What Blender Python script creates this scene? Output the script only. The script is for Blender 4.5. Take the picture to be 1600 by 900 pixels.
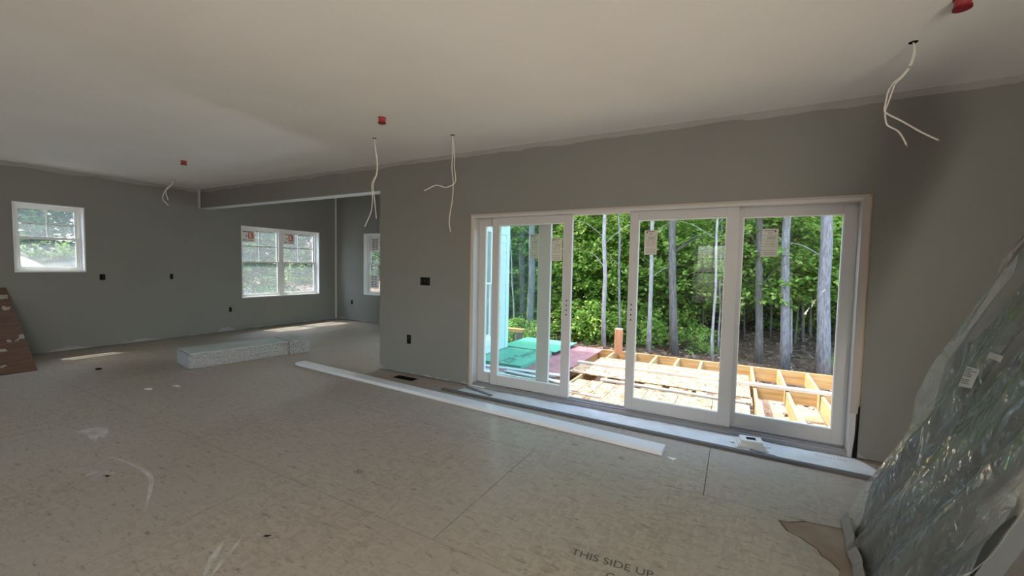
import bpy, bmesh, math, random
import numpy as np
from mathutils import Vector, Matrix

# ------------------------------------------------------------------ scene, camera, world, sun, exposure
for o in list(bpy.data.objects): bpy.data.objects.remove(o)
scene = bpy.context.scene
col = scene.collection
F_PX, YAW, PITCH, ROLL = 642.16, 0.499, -0.053, 0.0198
CAM = Vector((0.0, -3.998, 1.429))
fwd = Vector((-math.sin(YAW)*math.cos(PITCH), math.cos(YAW)*math.cos(PITCH), math.sin(PITCH)))
rgt0 = Vector((math.cos(YAW), math.sin(YAW), 0)); up0 = rgt0.cross(fwd)
rgt = math.cos(ROLL)*rgt0 + math.sin(ROLL)*up0
upv = -math.sin(ROLL)*rgt0 + math.cos(ROLL)*up0
cd = bpy.data.cameras.new('camera'); cam = bpy.data.objects.new('camera', cd); col.objects.link(cam)
cd.sensor_width = 36; cd.sensor_fit = 'HORIZONTAL'; cd.lens = F_PX/1600*36; cd.clip_start = .05; cd.clip_end = 300
m4 = Matrix((rgt, upv, -fwd)).transposed().to_4x4(); m4.translation = CAM
cam.matrix_world = m4
scene.camera = cam

SUN_DIR = Vector((.50, .12, -1)).normalized()
w = bpy.data.worlds.new('world'); scene.world = w; w.use_nodes = True
nt = w.node_tree; bg = nt.nodes['Background']
sky = nt.nodes.new('ShaderNodeTexSky'); sky.sky_type = 'NISHITA'; sky.sun_disc = False
sky.sun_elevation = math.radians(62); sky.sun_rotation = math.radians(-104); sky.dust_density = 2.0
nt.links.new(sky.outputs[0], bg.inputs[0]); bg.inputs[1].default_value = .9
sd = bpy.data.lights.new('sun', 'SUN'); sd.energy = 4.3; sd.angle = math.radians(.6); sd.color = (1, .93, .82)
sun = bpy.data.objects.new('sun', sd); col.objects.link(sun)
sun.rotation_euler = SUN_DIR.to_track_quat('-Z', 'Y').to_euler(); sun.location = (-12, -3, 20)
def fill_light(name, loc, rot, sx, sy, e, c=(.93, .97, 1)):
    l = bpy.data.lights.new(name, 'AREA'); l.shape = 'RECTANGLE'; l.size = sx; l.size_y = sy; l.energy = e; l.color = c
    o = bpy.data.objects.new(name, l); col.objects.link(o); o.location = loc; o.rotation_euler = rot
    return o
# added fill lamps outside unseen windows, two tilted up to brighten the ceiling
fill_light('left_fill_light', (-9.10, -5.20, 1.30), (0, math.radians(-112), 0), 1.7, 1.3, 6, (1, .97, .93))
fill_light('right_fill_light', (2.16, -5.35, 1.15), (0, math.radians(130), math.radians(-34)), 1.5, 1.9, 125, (1, .90, .79))
fill_light('alcove_fill_light', (-4.63, 3.26, 1.40), (math.radians(-90), 0, 0), .5, 1.4, 48, (.88, .96, 1))
vs = scene.view_settings
vs.view_transform = 'Standard'; vs.look = 'None'; vs.gamma = 1; vs.use_curve_mapping = False; vs.exposure = 0.95

# ------------------------------------------------------------------ pixel helpers (a pixel is only a direction)
def ray(px, py): return fwd + rgt*((px-800)/F_PX) - upv*((py-450)/F_PX)
def atz(px, py, z=0.0): d = ray(px, py); return CAM + d*((z-CAM.z)/d.z)
def aty(px, py, y): d = ray(px, py); return CAM + d*((y-CAM.y)/d.y)
def atx(px, py, x): d = ray(px, py); return CAM + d*((x-CAM.x)/d.x)
def atp(px, py, P, n): d = ray(px, py); return CAM + d*((P-CAM).dot(n)/d.dot(n))

# ------------------------------------------------------------------ materials
MATS = {}
def mat(name, c, rough=.6, c2=None, scale=6, stretch=(1, 1, 1), bump=0.0, bscale=None, metal=0, coat=0, detail=4, lo=.35, hi=.65, spec=.4):
    if name in MATS: return MATS[name]
    m = bpy.data.materials.new(name); m.use_nodes = True; N = m.node_tree.nodes; L = m.node_tree.links
    b = N['Principled BSDF']; b.inputs['Roughness'].default_value = rough; b.inputs['Metallic'].default_value = metal
    b.inputs['Base Color'].default_value = (*c, 1); b.inputs['Coat Weight'].default_value = coat; b.inputs['Coat Roughness'].default_value = .12
    b.inputs['Specular IOR Level'].default_value = spec
    if c2 or bump:
        tc = N.new('ShaderNodeTexCoord'); mp = N.new('ShaderNodeMapping'); mp.inputs['Scale'].default_value = stretch
        L.new(tc.outputs['Object'], mp.inputs[0])
    if c2:
        n = N.new('ShaderNodeTexNoise'); n.inputs['Scale'].default_value = scale; n.inputs['Detail'].default_value = detail
        L.new(mp.outputs[0], n.inputs['Vector'])
        r = N.new('ShaderNodeValToRGB'); r.color_ramp.elements[0].position = lo; r.color_ramp.elements[1].position = hi
        r.color_ramp.elements[0].color = (*c, 1); r.color_ramp.elements[1].color = (*c2, 1)
        L.new(n.outputs[0], r.inputs[0]); L.new(r.outputs[0], b.inputs['Base Color'])
    if bump:
        n2 = N.new('ShaderNodeTexNoise'); n2.inputs['Scale'].default_value = bscale or scale; n2.inputs['Detail'].default_value = 5
        L.new(mp.outputs[0], n2.inputs['Vector'])
        bp = N.new('ShaderNodeBump'); bp.inputs['Strength'].default_value = bump; bp.inputs['Distance'].default_value = .02
        L.new(n2.outputs[0], bp.inputs['Height']); L.new(bp.outputs[0], b.inputs['Normal'])
    MATS[name] = m; return m

def mat_wall(name, paint, primer, cut=2.688):
    """painted drywall; the paint stops short of the ceiling in a ragged cut-in line and fine roller mottling shows"""
    m = bpy.data.materials.new(name); m.use_nodes = True; N = m.node_tree.nodes; L = m.node_tree.links
    b = N['Principled BSDF']; b.inputs['Roughness'].default_value = .62; b.inputs['Specular IOR Level'].default_value = .3
    tc = N.new('ShaderNodeTexCoord'); sep = N.new('ShaderNodeSeparateXYZ'); L.new(tc.outputs['Object'], sep.inputs[0])
    # ragged line: steps along x + y
    ad = N.new('ShaderNodeMath'); ad.operation = 'ADD'; L.new(sep.outputs[0], ad.inputs[0]); L.new(sep.outputs[1], ad.inputs[1])
    n1 = N.new('ShaderNodeTexNoise'); n1.noise_dimensions = '1D'; n1.inputs['Scale'].default_value = 2.2; n1.inputs['Detail'].default_value = 6
    L.new(ad.outputs[0], n1.inputs['W'])
    mu = N.new('ShaderNodeMath'); mu.operation = 'MULTIPLY_ADD'; mu.inputs[1].default_value = .085; mu.inputs[2].default_value = -.0425
    L.new(n1.outputs[0], mu.inputs[0])
    s2 = N.new('ShaderNodeMath'); s2.operation = 'ADD'; L.new(sep.outputs[2], s2.inputs[0]); L.new(mu.outputs[0], s2.inputs[1])
    gt = N.new('ShaderNodeMath'); gt.operation = 'GREATER_THAN'; gt.inputs[1].default_value = cut; L.new(s2.outputs[0], gt.inputs[0])
    s3 = N.new('ShaderNodeMath'); s3.operation = 'MULTIPLY_ADD'; s3.inputs[1].default_value = .30; s3.inputs[2].default_value = -.125
    L.new(n1.outputs[0], s3.inputs[0])
    lt = N.new('ShaderNodeMath'); lt.operation = 'LESS_THAN'; L.new(sep.outputs[2], lt.inputs[0]); L.new(s3.outputs[0], lt.inputs[1])
    mx = N.new('ShaderNodeMath'); mx.operation = 'MAXIMUM'; L.new(gt.outputs[0], mx.inputs[0]); L.new(lt.outputs[0], mx.inputs[1])
    n2 = N.new('ShaderNodeTexNoise'); n2.inputs['Scale'].default_value = 1.6; n2.inputs['Detail'].default_value = 3; L.new(tc.outputs['Object'], n2.inputs['Vector'])
    r = N.new('ShaderNodeValToRGB'); r.color_ramp.elements[0].color = (*[v*.94 for v in paint], 1); r.color_ramp.elements[1].color = (*[v*1.06 for v in paint], 1)
    L.new(n2.outputs[0], r.inputs[0])
    mix = N.new('ShaderNodeMix'); mix.data_type = 'RGBA'; L.new(mx.outputs[0], mix.inputs[0]); L.new(r.outputs[0], mix.inputs[6]); mix.inputs[7].default_value = (*primer, 1)
    L.new(mix.outputs[2], b.inputs['Base Color'])
    n3 = N.new('ShaderNodeTexNoise'); n3.inputs['Scale'].default_value = 220; L.new(tc.outputs['Object'], n3.inputs['Vector'])
    bp = N.new('ShaderNodeBump'); bp.inputs['Strength'].default_value = .06; bp.inputs['Distance'].default_value = .005
    L.new(n3.outputs[0], bp.inputs['Height']); L.new(bp.outputs[0], b.inputs['Normal'])
    MATS[name] = m; return m

def mat_osb(name, c1, c2, c3, scale=1.0, dust=None, rough=.8):
    """strand board: stretched voronoi flakes over noise, optional dust"""
    m = bpy.data.materials.new(name); m.use_nodes = True; N = m.node_tree.nodes; L = m.node_tree.links
    b = N['Principled BSDF']; b.inputs['Roughness'].default_value = rough; b.inputs['Specular IOR Level'].default_value = .2 if rough > .6 else .5
    gm = N.new('ShaderNodeNewGeometry')
    def flakes(sx, sy, rot, off):
        mp = N.new('ShaderNodeMapping'); mp.inputs['Scale'].default_value = (sx*scale, sy*scale, 4); mp.inputs['Rotation'].default_value = (0, 0, rot)
        mp.inputs['Location'].default_value = (off, off*1.7, 0)
        L.new(gm.outputs['Position'], mp.inputs[0])
        nz = N.new('ShaderNodeTexNoise'); nz.inputs['Scale'].default_value = .7; L.new(mp.outputs[0], nz.inputs['Vector'])
        mixv = N.new('ShaderNodeMix'); mixv.data_type = 'RGBA'; mixv.inputs[0].default_value = .22; L.new(mp.outputs[0], mixv.inputs[6]); L.new(nz.outputs[1], mixv.inputs[7])
        v = N.new('ShaderNodeTexVoronoi'); v.inputs['Scale'].default_value = 1; L.new(mixv.outputs[2], v.inputs['Vector'])
        return v
    v1 = flakes(15, 75, .15, 0); v2 = flakes(70, 15, .35, 3.3); v3 = flakes(16, 80, -.75, 7.1)
    mk = N.new('ShaderNodeTexNoise'); mk.inputs['Scale'].default_value = 16*scale; mk.inputs['Detail'].default_value = 2; L.new(gm.outputs['Position'], mk.inputs['Vector'])
    def step(p):
        q = N.new('ShaderNodeMath'); q.operation = 'GREATER_THAN'; q.inputs[1].default_value = p; L.new(mk.outputs[0], q.inputs[0]); return q
    mixa = N.new('ShaderNodeMix'); mixa.data_type = 'RGBA'; L.new(step(.46).outputs[0], mixa.inputs[0]); L.new(v1.outputs['Color'], mixa.inputs[6]); L.new(v2.outputs['Color'], mixa.inputs[7])
    mixf = N.new('ShaderNodeMix'); mixf.data_type = 'RGBA'; L.new(step(.56).outputs[0], mixf.inputs[0]); L.new(mixa.outputs[2], mixf.inputs[6]); L.new(v3.outputs['Color'], mixf.inputs[7])
    bw = N.new('ShaderNodeRGBToBW'); L.new(mixf.outputs[2], bw.inputs[0])
    r = N.new('ShaderNodeValToRGB'); e = r.color_ramp.elements; e[0].position = .22; e[0].color = (*c2, 1); e[1].position = .75; e[1].color = (*c3, 1)
    k = e.new(.48); k.color = (*c1, 1); L.new(bw.outputs[0], r.inputs[0])
    out = r.outputs[0]
    if dust:
        n = N.new('ShaderNodeTexNoise'); n.inputs['Scale'].default_value = .9; n.inputs['Detail'].default_value = 7; n.inputs['Roughness'].default_value = .62; L.new(gm.outputs['Position'], n.inputs['Vector'])
        rr = N.new('ShaderNodeValToRGB'); rr.color_ramp.elements[0].position = .33; rr.color_ramp.elements[1].position = .66
        rr.color_ramp.elements[0].color = (.55, .55, .55, 1); rr.color_ramp.elements[1].color = (.92, .92, .92, 1); L.new(n.outputs[0], rr.inputs[0])
        mx = N.new('ShaderNodeMix'); mx.data_type = 'RGBA'; L.new(rr.outputs[0], mx.inputs[0]); L.new(out, mx.inputs[6]); mx.inputs[7].default_value = (*dust, 1)
        # dark chips and scuffs in the strands
        mp = N.new('ShaderNodeMapping'); mp.inputs['Scale'].default_value = (7, 26, 1); mp.inputs['Rotation'].default_value = (0, 0, .3); L.new(gm.outputs['Position'], mp.inputs[0])
        n4 = N.new('ShaderNodeTexNoise'); n4.inputs['Scale'].default_value = 1.4; n4.inputs['Detail'].default_value = 8; n4.inputs['Roughness'].default_value = .72; L.new(mp.outputs[0], n4.inputs['Vector'])
        r4 = N.new('ShaderNodeValToRGB'); r4.color_ramp.elements[0].position = .565; r4.color_ramp.elements[1].position = .69
        r4.color_ramp.elements[0].color = (0, 0, 0, 1); r4.color_ramp.elements[1].color = (.85, .85, .85, 1); L.new(n4.outputs[0], r4.inputs[0])
        m5 = N.new('ShaderNodeMix'); m5.data_type = 'RGBA'; L.new(r4.outputs[0], m5.inputs[0]); L.new(mx.outputs[2], m5.inputs[6]); m5.inputs[7].default_value = (.10, .072, .052, 1)
        out = m5.outputs[2]
    L.new(out, b.inputs['Base Color'])
    bp = N.new('ShaderNodeBump'); bp.inputs['Strength'].default_value = .25; bp.inputs['Distance'].default_value = .004
    L.new(bw.outputs[0], bp.inputs['Height']); L.new(bp.outputs[0], b.inputs['Normal'])
    MATS[name] = m; return m

def mat_glass(name, tint, haze=0.0, hazecol=(.9, .95, 1), ior=1.45):
    m = bpy.data.materials.new(name); m.use_nodes = True; N = m.node_tree.nodes; L = m.node_tree.links
    N.remove(N['Principled BSDF']); out = N['Material Output']
    t = N.new('ShaderNodeBsdfTransparent'); t.inputs[0].default_value = (*tint, 1)
    g = N.new('ShaderNodeBsdfGlossy'); g.inputs['Roughness'].default_value = .0
    fr = N.new('ShaderNodeFresnel'); gm = N.new('ShaderNodeNewGeometry'); mi = N.new('ShaderNodeMix'); mi.inputs[2].default_value = ior; mi.inputs[3].default_value = 1/ior   # thin pane: same reflectance on both faces
    L.new(gm.outputs['Backfacing'], mi.inputs[0]); L.new(mi.outputs[0], fr.inputs[0])
    a = N.new('ShaderNodeMixShader'); L.new(fr.outputs[0], a.inputs[0])
    if haze:
        d = N.new('ShaderNodeBsdfTranslucent'); d.inputs[0].default_value = (*hazecol, 1)
        h = N.new('ShaderNodeMixShader'); h.inputs[0].default_value = haze; L.new(t.outputs[0], h.inputs[1]); L.new(d.outputs[0], h.inputs[2]); base = h
    else: base = t
    L.new(base.outputs[0], a.inputs[1]); L.new(g.outputs[0], a.inputs[2]); L.new(a.outputs[0], out.inputs[0])
    MATS[name] = m; return m

def mat_leaf(name, ramp, transl=.35):
    m = bpy.data.materials.new(name); m.use_nodes = True; N = m.node_tree.nodes; L = m.node_tree.links
    b = N['Principled BSDF']; out = N['Material Output']; b.inputs['Roughness'].default_value = .5; b.inputs['Specular IOR Level'].default_value = .3
    gm = N.new('ShaderNodeNewGeometry'); r = N.new('ShaderNodeValToRGB'); e = r.color_ramp.elements
    e[0].position = 0; e[0].color = (*ramp[0], 1); e[1].position = 1; e[1].color = (*ramp[-1], 1)
    for i, c in enumerate(ramp[1:-1]): k = e.new((i+1)/(len(ramp)-1)); k.color = (*c, 1)
    L.new(gm.outputs['Random Per Island'], r.inputs[0]); L.new(r.outputs[0], b.inputs['Base Color'])
    t = N.new('ShaderNodeBsdfTranslucent'); L.new(r.outputs[0], t.inputs[0])
    mx = N.new('ShaderNodeMixShader'); mx.inputs[0].default_value = transl; L.new(b.outputs[0], mx.inputs[1]); L.new(t.outputs[0], mx.inputs[2]); L.new(mx.outputs[0], out.inputs[0])
    MATS[name] = m; return m

def mat_plastic(name):
    """clear film: transparent, mirror-like at its crinkles, slightly milky"""
    m = bpy.data.materials.new(name); m.use_nodes = True; N = m.node_tree.nodes; L = m.node_tree.links
    N.remove(N['Principled BSDF']); out = N['Material Output']
    t = N.new('ShaderNodeBsdfTransparent'); t.inputs[0].default_value = (.97, .98, .97, 1)
    d = N.new('ShaderNodeBsdfDiffuse'); d.inputs[0].default_value = (.55, .56, .53, 1)
    tc = N.new('ShaderNodeTexCoord'); mp = N.new('ShaderNodeMapping'); mp.inputs['Rotation'].default_value = (.35, .3, 0); mp.inputs['Scale'].default_value = (1, 1, .30); L.new(tc.outputs['Object'], mp.inputs[0])
    n = N.new('ShaderNodeTexNoise'); n.inputs['Scale'].default_value = 9; n.inputs['Detail'].default_value = 3.5; n.inputs['Roughness'].default_value = .55; n.inputs['Distortion'].default_value = 1.6; L.new(mp.outputs[0], n.inputs['Vector'])
    bp = N.new('ShaderNodeBump'); bp.inputs['Strength'].default_value = 1.0; bp.inputs['Distance'].default_value = .045; L.new(n.outputs[0], bp.inputs['Height'])
    g = N.new('ShaderNodeBsdfGlossy'); g.inputs['Roughness'].default_value = .09; g.inputs['Color'].default_value = (1, 1, 1, 1); L.new(bp.outputs[0], g.inputs['Normal'])
    fr = N.new('ShaderNodeFresnel'); fr.inputs[0].default_value = 1.75; L.new(bp.outputs[0], fr.inputs['Normal'])
    a = N.new('ShaderNodeMixShader'); a.inputs[0].default_value = .16; L.new(t.outputs[0], a.inputs[1]); L.new(d.outputs[0], a.inputs[2])
    b = N.new('ShaderNodeMixShader'); L.new(fr.outputs[0], b.inputs[0]); L.new(a.outputs[0], b.inputs[1]); L.new(g.outputs[0], b.inputs[2]); L.new(b.outputs[0], out.inputs[0])
    MATS[name] = m; return m

M_WALL = mat_wall('grey_wall_paint', (.225, .22, .20), (.33, .32, .30))
M_WALL2 = mat_wall('grey_alcove_paint', (.225, .225, .205), (.33, .32, .30), 3.25)
M_CEIL = mat('ceiling_white', (.83, .80, .75), .75, c2=(.87, .84, .79), scale=1.1, bump=.03, bscale=150)
M_PRIM_SOFFIT = mat('primer_and_lit_soffit', (.66, .66, .64), .7)
M_FLOOR = mat_osb('subfloor_board', (.35, .275, .205), (.23, .17, .12), (.45, .37, .29), dust=(.37, .325, .275), rough=.46)
M_FBASE = mat('subfloor_joint_dark', (.05, .042, .035), .9)
M_OSB = mat_osb('fresh_strand_board', (.37, .27, .165), (.13, .075, .035), (.47, .37, .25), .8)
M_WHITE = mat('white_vinyl', (.78, .79, .78), .35)
M_DOORW = mat('door_white_primer', (.52, .505, .49), .45)
M_SILL = mat('door_sill_grey', (.26, .255, .26), .45)
M_TAN = mat('raw_jamb_wood', (.55, .40, .26), .7, c2=(.42, .29, .18), scale=5, stretch=(8, 8, .6))
M_BLACK = mat('black_plastic', (.008, .008, .008), .85, spec=.1)
M_RED = mat('red_plastic', (.22, .008, .012), .35)
M_WIRE = mat('cable_sheath', (.72, .69, .62), .5)
M_GLASS = mat_glass('door_glass', (.955, .985, .97))
M_GLASSG = mat_glass('door_glass_green', (.87, .96, .925), .02, (.7, 1, .95))
M_HAZE = mat_glass('dusty_window_glass', (.93, .97, .97), .06, (.88, .95, 1))
M_PINE = mat('pine_lumber', (.50, .37, .185), .65, c2=(.41, .275, .12), scale=3, stretch=(9, .7, 9), detail=6)
M_PINEX = mat('pine_lumber_long', (.50, .33, .14), .65, c2=(.38, .21, .075), scale=3, stretch=(.7, 9, 9), detail=6)
M_PALE = mat('pale_primed_lumber', (.55, .48, .41), .6, c2=(.46, .38, .31), scale=3, stretch=(.6, 9, 9))
M_POST = mat('cedar_post', (.38, .165, .075), .65, c2=(.48, .24, .125), scale=3, stretch=(9, 9, .7))
M_GREEN = mat('green_sheathing', (.10, .38, .25), .55, c2=(.13, .44, .30), scale=7)
M_REDSH = mat('red_sheathing', (.23, .105, .115), .7, c2=(.30, .165, .16), scale=6)
M_SIDING = mat('pale_green_siding', (.62, .70, .68), .55)
M_BARK = mat('grey_bark', (.14, .125, .12), .9, c2=(.27, .25, .245), scale=7, stretch=(5, 5, .9), bump=.8, bscale=9)
M_BARKD = mat('dark_bark', (.10, .085, .07), .9, c2=(.19, .165, .145), scale=7, stretch=(5, 5, .9), bump=.8, bscale=9)
M_BARKL = mat('pale_bark', (.26, .23, .21), .85, c2=(.40, .36, .34), scale=5, stretch=(4, 4, 1), bump=.4, bscale=9)
M_SOIL = mat('leaf_litter_soil', (.085, .05, .03), .95, c2=(.25, .15, .09), scale=5, bump=1.0, bscale=14, detail=8, lo=.4, hi=.7)
M_CLAY = mat('orange_clay', (.36, .22, .14), .95, c2=(.47, .33, .24), scale=4, bump=1.0, bscale=20, detail=8)
M_BANK = mat('gravel_bank', (.27, .23, .215), .95, c2=(.44, .385, .37), scale=1.1, bump=.5, bscale=6, detail=8, lo=.42, hi=.62)
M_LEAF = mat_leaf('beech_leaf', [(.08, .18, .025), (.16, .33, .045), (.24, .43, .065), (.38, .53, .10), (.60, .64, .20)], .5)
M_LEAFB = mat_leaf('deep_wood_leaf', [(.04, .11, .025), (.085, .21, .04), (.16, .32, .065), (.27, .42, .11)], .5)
M_LITTER = mat_leaf('fallen_leaf', [(.12, .07, .04), (.25, .16, .10), (.34, .24, .17), (.18, .10, .06)], .1)

# ------------------------------------------------------------------ mesh helpers
def mesh_obj(name, bm, m, parent=None, smooth=False):
    me = bpy.data.meshes.new(name); bm.to_mesh(me); bm.free()
    if smooth:
        for p in me.polygons: p.use_smooth = True
    me.materials.append(m if not isinstance(m, str) else MATS[m])
    o = bpy.data.objects.new(name, me); col.objects.link(o)
    if parent: o.parent = parent
    return o
def box(bm, lo, hi):
    x0, y0, z0 = lo; x1, y1, z1 = hi
    v = [bm.verts.new(p) for p in ((x0,y0,z0),(x1,y0,z0),(x1,y1,z0),(x0,y1,z0),(x0,y0,z1),(x1,y0,z1),(x1,y1,z1),(x0,y1,z1))]
    for f in ((3,2,1,0),(4,5,6,7),(0,1,5,4),(1,2,6,5),(2,3,7,6),(3,0,4,7)): bm.faces.new([v[i] for i in f])
    return v
def bx(name, lo, hi, m, parent=None, bevel=0.0):
    """box centred on its own origin, so it carries a transform"""
    bm = bmesh.new(); c = [(a+b)/2 for a, b in zip(lo, hi)]
    box(bm, [a-k for a, k in zip(lo, c)], [b-k for b, k in zip(hi, c)])
    if bevel: bmesh.ops.bevel(bm, geom=list(bm.edges), offset=bevel, segments=2, profile=.7, affect='EDGES')
    o = mesh_obj(name, bm, m, parent); o.location = c
    if parent is not None and parent.type == 'MESH': o.location = [k-p for k, p in zip(c, parent.location)]
    return o
def tube(bm, pts, r, n=8, taper=None, cap=True):
    pts = [Vector(p) for p in pts]; rings = []
    for i, p in enumerate(pts):
        t = (pts[min(i+1, len(pts)-1)] - pts[max(i-1, 0)]).normalized()
        a = t.cross(Vector((0, 0, 1)) if abs(t.z) < .9 else Vector((1, 0, 0))).normalized(); b = t.cross(a)
        rr = r if taper is None else r*taper[i]
        rings.append([bm.verts.new(p + a*math.cos(2*math.pi*k/n)*rr + b*math.sin(2*math.pi*k/n)*rr) for k in range(n)])
    for A, B in zip(rings, rings[1:]):
        for k in range(n): bm.faces.new((A[k], A[(k+1) % n], B[(k+1) % n], B[k]))
    if cap: bm.faces.new(list(reversed(rings[0]))); bm.faces.new(rings[-1])
def smooth_path(pts, sub=5):
    P = [Vector(p) for p in pts]; out = []
    for i in range(len(P)-1):
        a, b, c, d = P[max(i-1, 0)], P[i], P[i+1], P[min(i+2, len(P)-1)]
        for k in range(sub):
            t = k/sub; out.append(.5*((2*b)+(c-a)*t+(2*a-5*b+4*c-d)*t*t+(3*b-a-3*c+d)*t**3))
    out.append(P[-1]); return out
def tag(o, label, cat, group=None, kind=None):
    o['label'] = label; o['category'] = cat
    if group: o['group'] = group
    if kind: o['kind'] = kind
    return o
def thing(name, label, cat, loc=(0, 0, 0), rz=0, group=None, kind=None):
    o = bpy.data.objects.new(name, None); col.objects.link(o); o.location = loc; o.rotation_euler = (0, 0, rz); o.empty_display_size = .1
    return tag(o, label, cat, group, kind)
def place(o, parent, keep=True):
    """parent with world coordinates kept for a thing at parent.location without rotation"""
    o.parent = parent; o.location = Vector(o.location) - Vector(parent.location); return o
def text_mesh(body, size, depth=.0):
    cu = bpy.data.curves.new('lettering', 'FONT'); cu.body = body; cu.size = size; cu.extrude = depth; cu.align_x = 'LEFT'
    t = bpy.data.objects.new('lettering_tmp', cu); col.objects.link(t)
    dg = bpy.context.evaluated_depsgraph_get(); dg.update()
    me = bpy.data.meshes.new_from_object(t.evaluated_get(dg)); bpy.data.objects.remove(t); bpy.data.curves.remove(cu)
    return me
def text_obj(body, size, m, parent, loc, rot, depth=.0003):
    me = text_mesh(body, size, depth); me.materials.append(m); me.name = 'lettering'
    o = bpy.data.objects.new('lettering', me); col.objects.link(o); o.parent = parent; o.location = loc; o.rotation_euler = rot
    return o

# ------------------------------------------------------------------ the room shell
H = 2.74; L = -8.912; XE = -4.202; YB = 3.014; XR = 1.95; YF = -7.0; T = .17
XL, XRD, ZD, ZH = -2.755, .873, 2.022, 2.395
def wall(name, axis, a, b, u0, u1, z0, z1, openings, m, label):
    """slab between a and b along the axis normal ('x' or 'y'); u runs along the wall; openings = (u0,u1,z0,z1)"""
    bm = bmesh.new()
    us = sorted({u0, u1, *[o[0] for o in openings], *[o[1] for o in openings]}); zs = sorted({z0, z1, *[o[2] for o in openings], *[o[3] for o in openings]})
    us = [u for u in us if u0 <= u <= u1]; zs = [z for z in zs if z0 <= z <= z1]
    solid = {}
    for i in range(len(us)-1):
        for j in range(len(zs)-1):
            uc, zc = (us[i]+us[i+1])/2, (zs[j]+zs[j+1])/2
            solid[i, j] = not any(o[0] < uc < o[1] and o[2] < zc < o[3] for o in openings)
    def P(u, n, z): return (n, u, z) if axis == 'x' else (u, n, z)
    cache = {}
    def V(u, n, z):
        k = (u, n, z)
        if k not in cache: cache[k] = bm.verts.new(P(u, n, z))
        return cache[k]
    for (i, j), s in solid.items():
        if not s: continue
        A, B, C, D = us[i], us[i+1], zs[j], zs[j+1]
        bm.faces.new((V(A, a, C), V(B, a, C), V(B, a, D), V(A, a, D))); bm.faces.new((V(A, b, C), V(A, b, D), V(B, b, D), V(B, b, C)))
        if not solid.get((i-1, j)): bm.faces.new((V(A, a, C), V(A, a, D), V(A, b, D), V(A, b, C)))
        if not solid.get((i+1, j)): bm.faces.new((V(B, a, C), V(B, b, C), V(B, b, D), V(B, a, D)))
        if not solid.get((i, j-1)): bm.faces.new((V(A, a, C), V(A, b, C), V(B, b, C), V(B, a, C)))
        if not solid.get((i, j+1)): bm.faces.new((V(A, a, D), V(B, a, D), V(B, b, D), V(A, b, D)))
    bmesh.ops.recalc_face_normals(bm, faces=bm.faces)
    o = mesh_obj(name, bm, m); return tag(o, label, 'wall', kind='structure')

W1 = (-2.275, -1.548, 1.205, 2.200)      # left wall, small window (y0,y1,z0,z1)
W2 = (.750, 2.540, .661, 2.149)          # left wall, double window
W1B = (-5.90, -4.50, .55, 2.20)         # left wall, unseen window made up to let in fill light
WR = (-6.30, -4.40, .45, 2.20)          # right wall, unseen window added as an opening for the fill lamp
W3 = (-7.91, -7.00, .67, 2.14)           # alcove back wall (x0,x1,z0,z1)
W3B = (-4.92, -4.34, .67, 2.14)
W4 = (2.12, 2.66, .05, 2.14)             # alcove side wall
RW = [(-.95, -.10, .62, 2.10), (-4.35, -2.45, .62, 2.10)]  # first placed from its reflection in the door, second added for fill light
G = .012  # drywall stops a finger above the subfloor
wall('wall_back', 'y', 0, T, L, XR, G, H, [(L-1, XE, -1, ZH), (XL, XRD, -1, ZD)], M_WALL, 'grey painted wall around the sliding door with the beam over the alcove')
H2 = 3.30
wall('wall_left', 'x', L-T, L, YF-T, .02, G, H, [W1, W1B], M_WALL, 'far grey painted wall with the small window')
wall('wall_alcove_left', 'x', L-T, L, .02, YB+T, G, H2, [W2], M_WALL2, 'grey painted alcove wall with the twin window')
wall('wall_alcove_back', 'y', YB, YB+T, L, XE+T, G, H2, [W3, W3B], M_WALL2, 'grey back wall of the alcove with the half hidden window')
wall('wall_alcove_right', 'x', XE, XE+T, T, YB, G, H2, [W4], M_WALL2, 'alcove side wall running out behind the sliding door wall')
wall('wall_right', 'x', XR, XR+T, YF-T, T, G, H, [WR], M_WALL, 'grey wall behind the plastic wrapped panel')
wall('wall_front', 'y', YF-T, YF, L, XR, G, H, RW, M_WALL, 'grey wall behind the camera with two windows')
bm = bmesh.new(); box(bm, (L-T, YF-T, H), (XR+T, T, H+.12)); tag(mesh_obj('ceiling', bm, M_CEIL), 'white painted drywall ceiling of the main room', 'ceiling', kind='structure')
bm = bmesh.new(); box(bm, (L-T, T, H2), (XE+T, YB+T, H2+.10)); box(bm, (L-T, .0, H+.12), (XE+T, T, H2+.10)); tag(mesh_obj('ceiling_alcove', bm, M_CEIL), 'white drywall ceiling over the alcove behind the beam', 'ceiling', kind='structure')
bm = bmesh.new(); box(bm, (L-.62, YF-.6, H+.12), (XR+.6, -.001, H+.26)); box(bm, (XE+T+.01, -.001, H+.12), (XR+.6, .45, H+.26)); box(bm, (L-.75, -.001, H2+.10), (XE+T+.03, YB+T+.35, H2+.2))
tag(mesh_obj('roof', bm, mat('roof_fascia', (.6, .6, .58))), 'flat eaves slab over the house walls', 'roof', kind='structure')
# pale unpainted corner joints; beam underside coloured white for its lit look
def strip(n, lo, hi, label):
    bm = bmesh.new(); box(bm, lo, hi); tag(mesh_obj(n, bm, M_PRIM_SOFFIT), label, 'trim', kind='structure')
strip('trim_1', (L, YB-.028, .02), (L+.028, YB, 3.28), 'white unpainted joint in the alcove corner')
strip('trim_2', (L, -.004, ZH), (L+.07, 0, H), 'white unpainted joint where the beam meets the far wall')
strip('trim_3', (L+.0, -.001, ZH-.004), (XE, T+.001, ZH), 'underside of the beam over the alcove coloured white as if lit')

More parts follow.
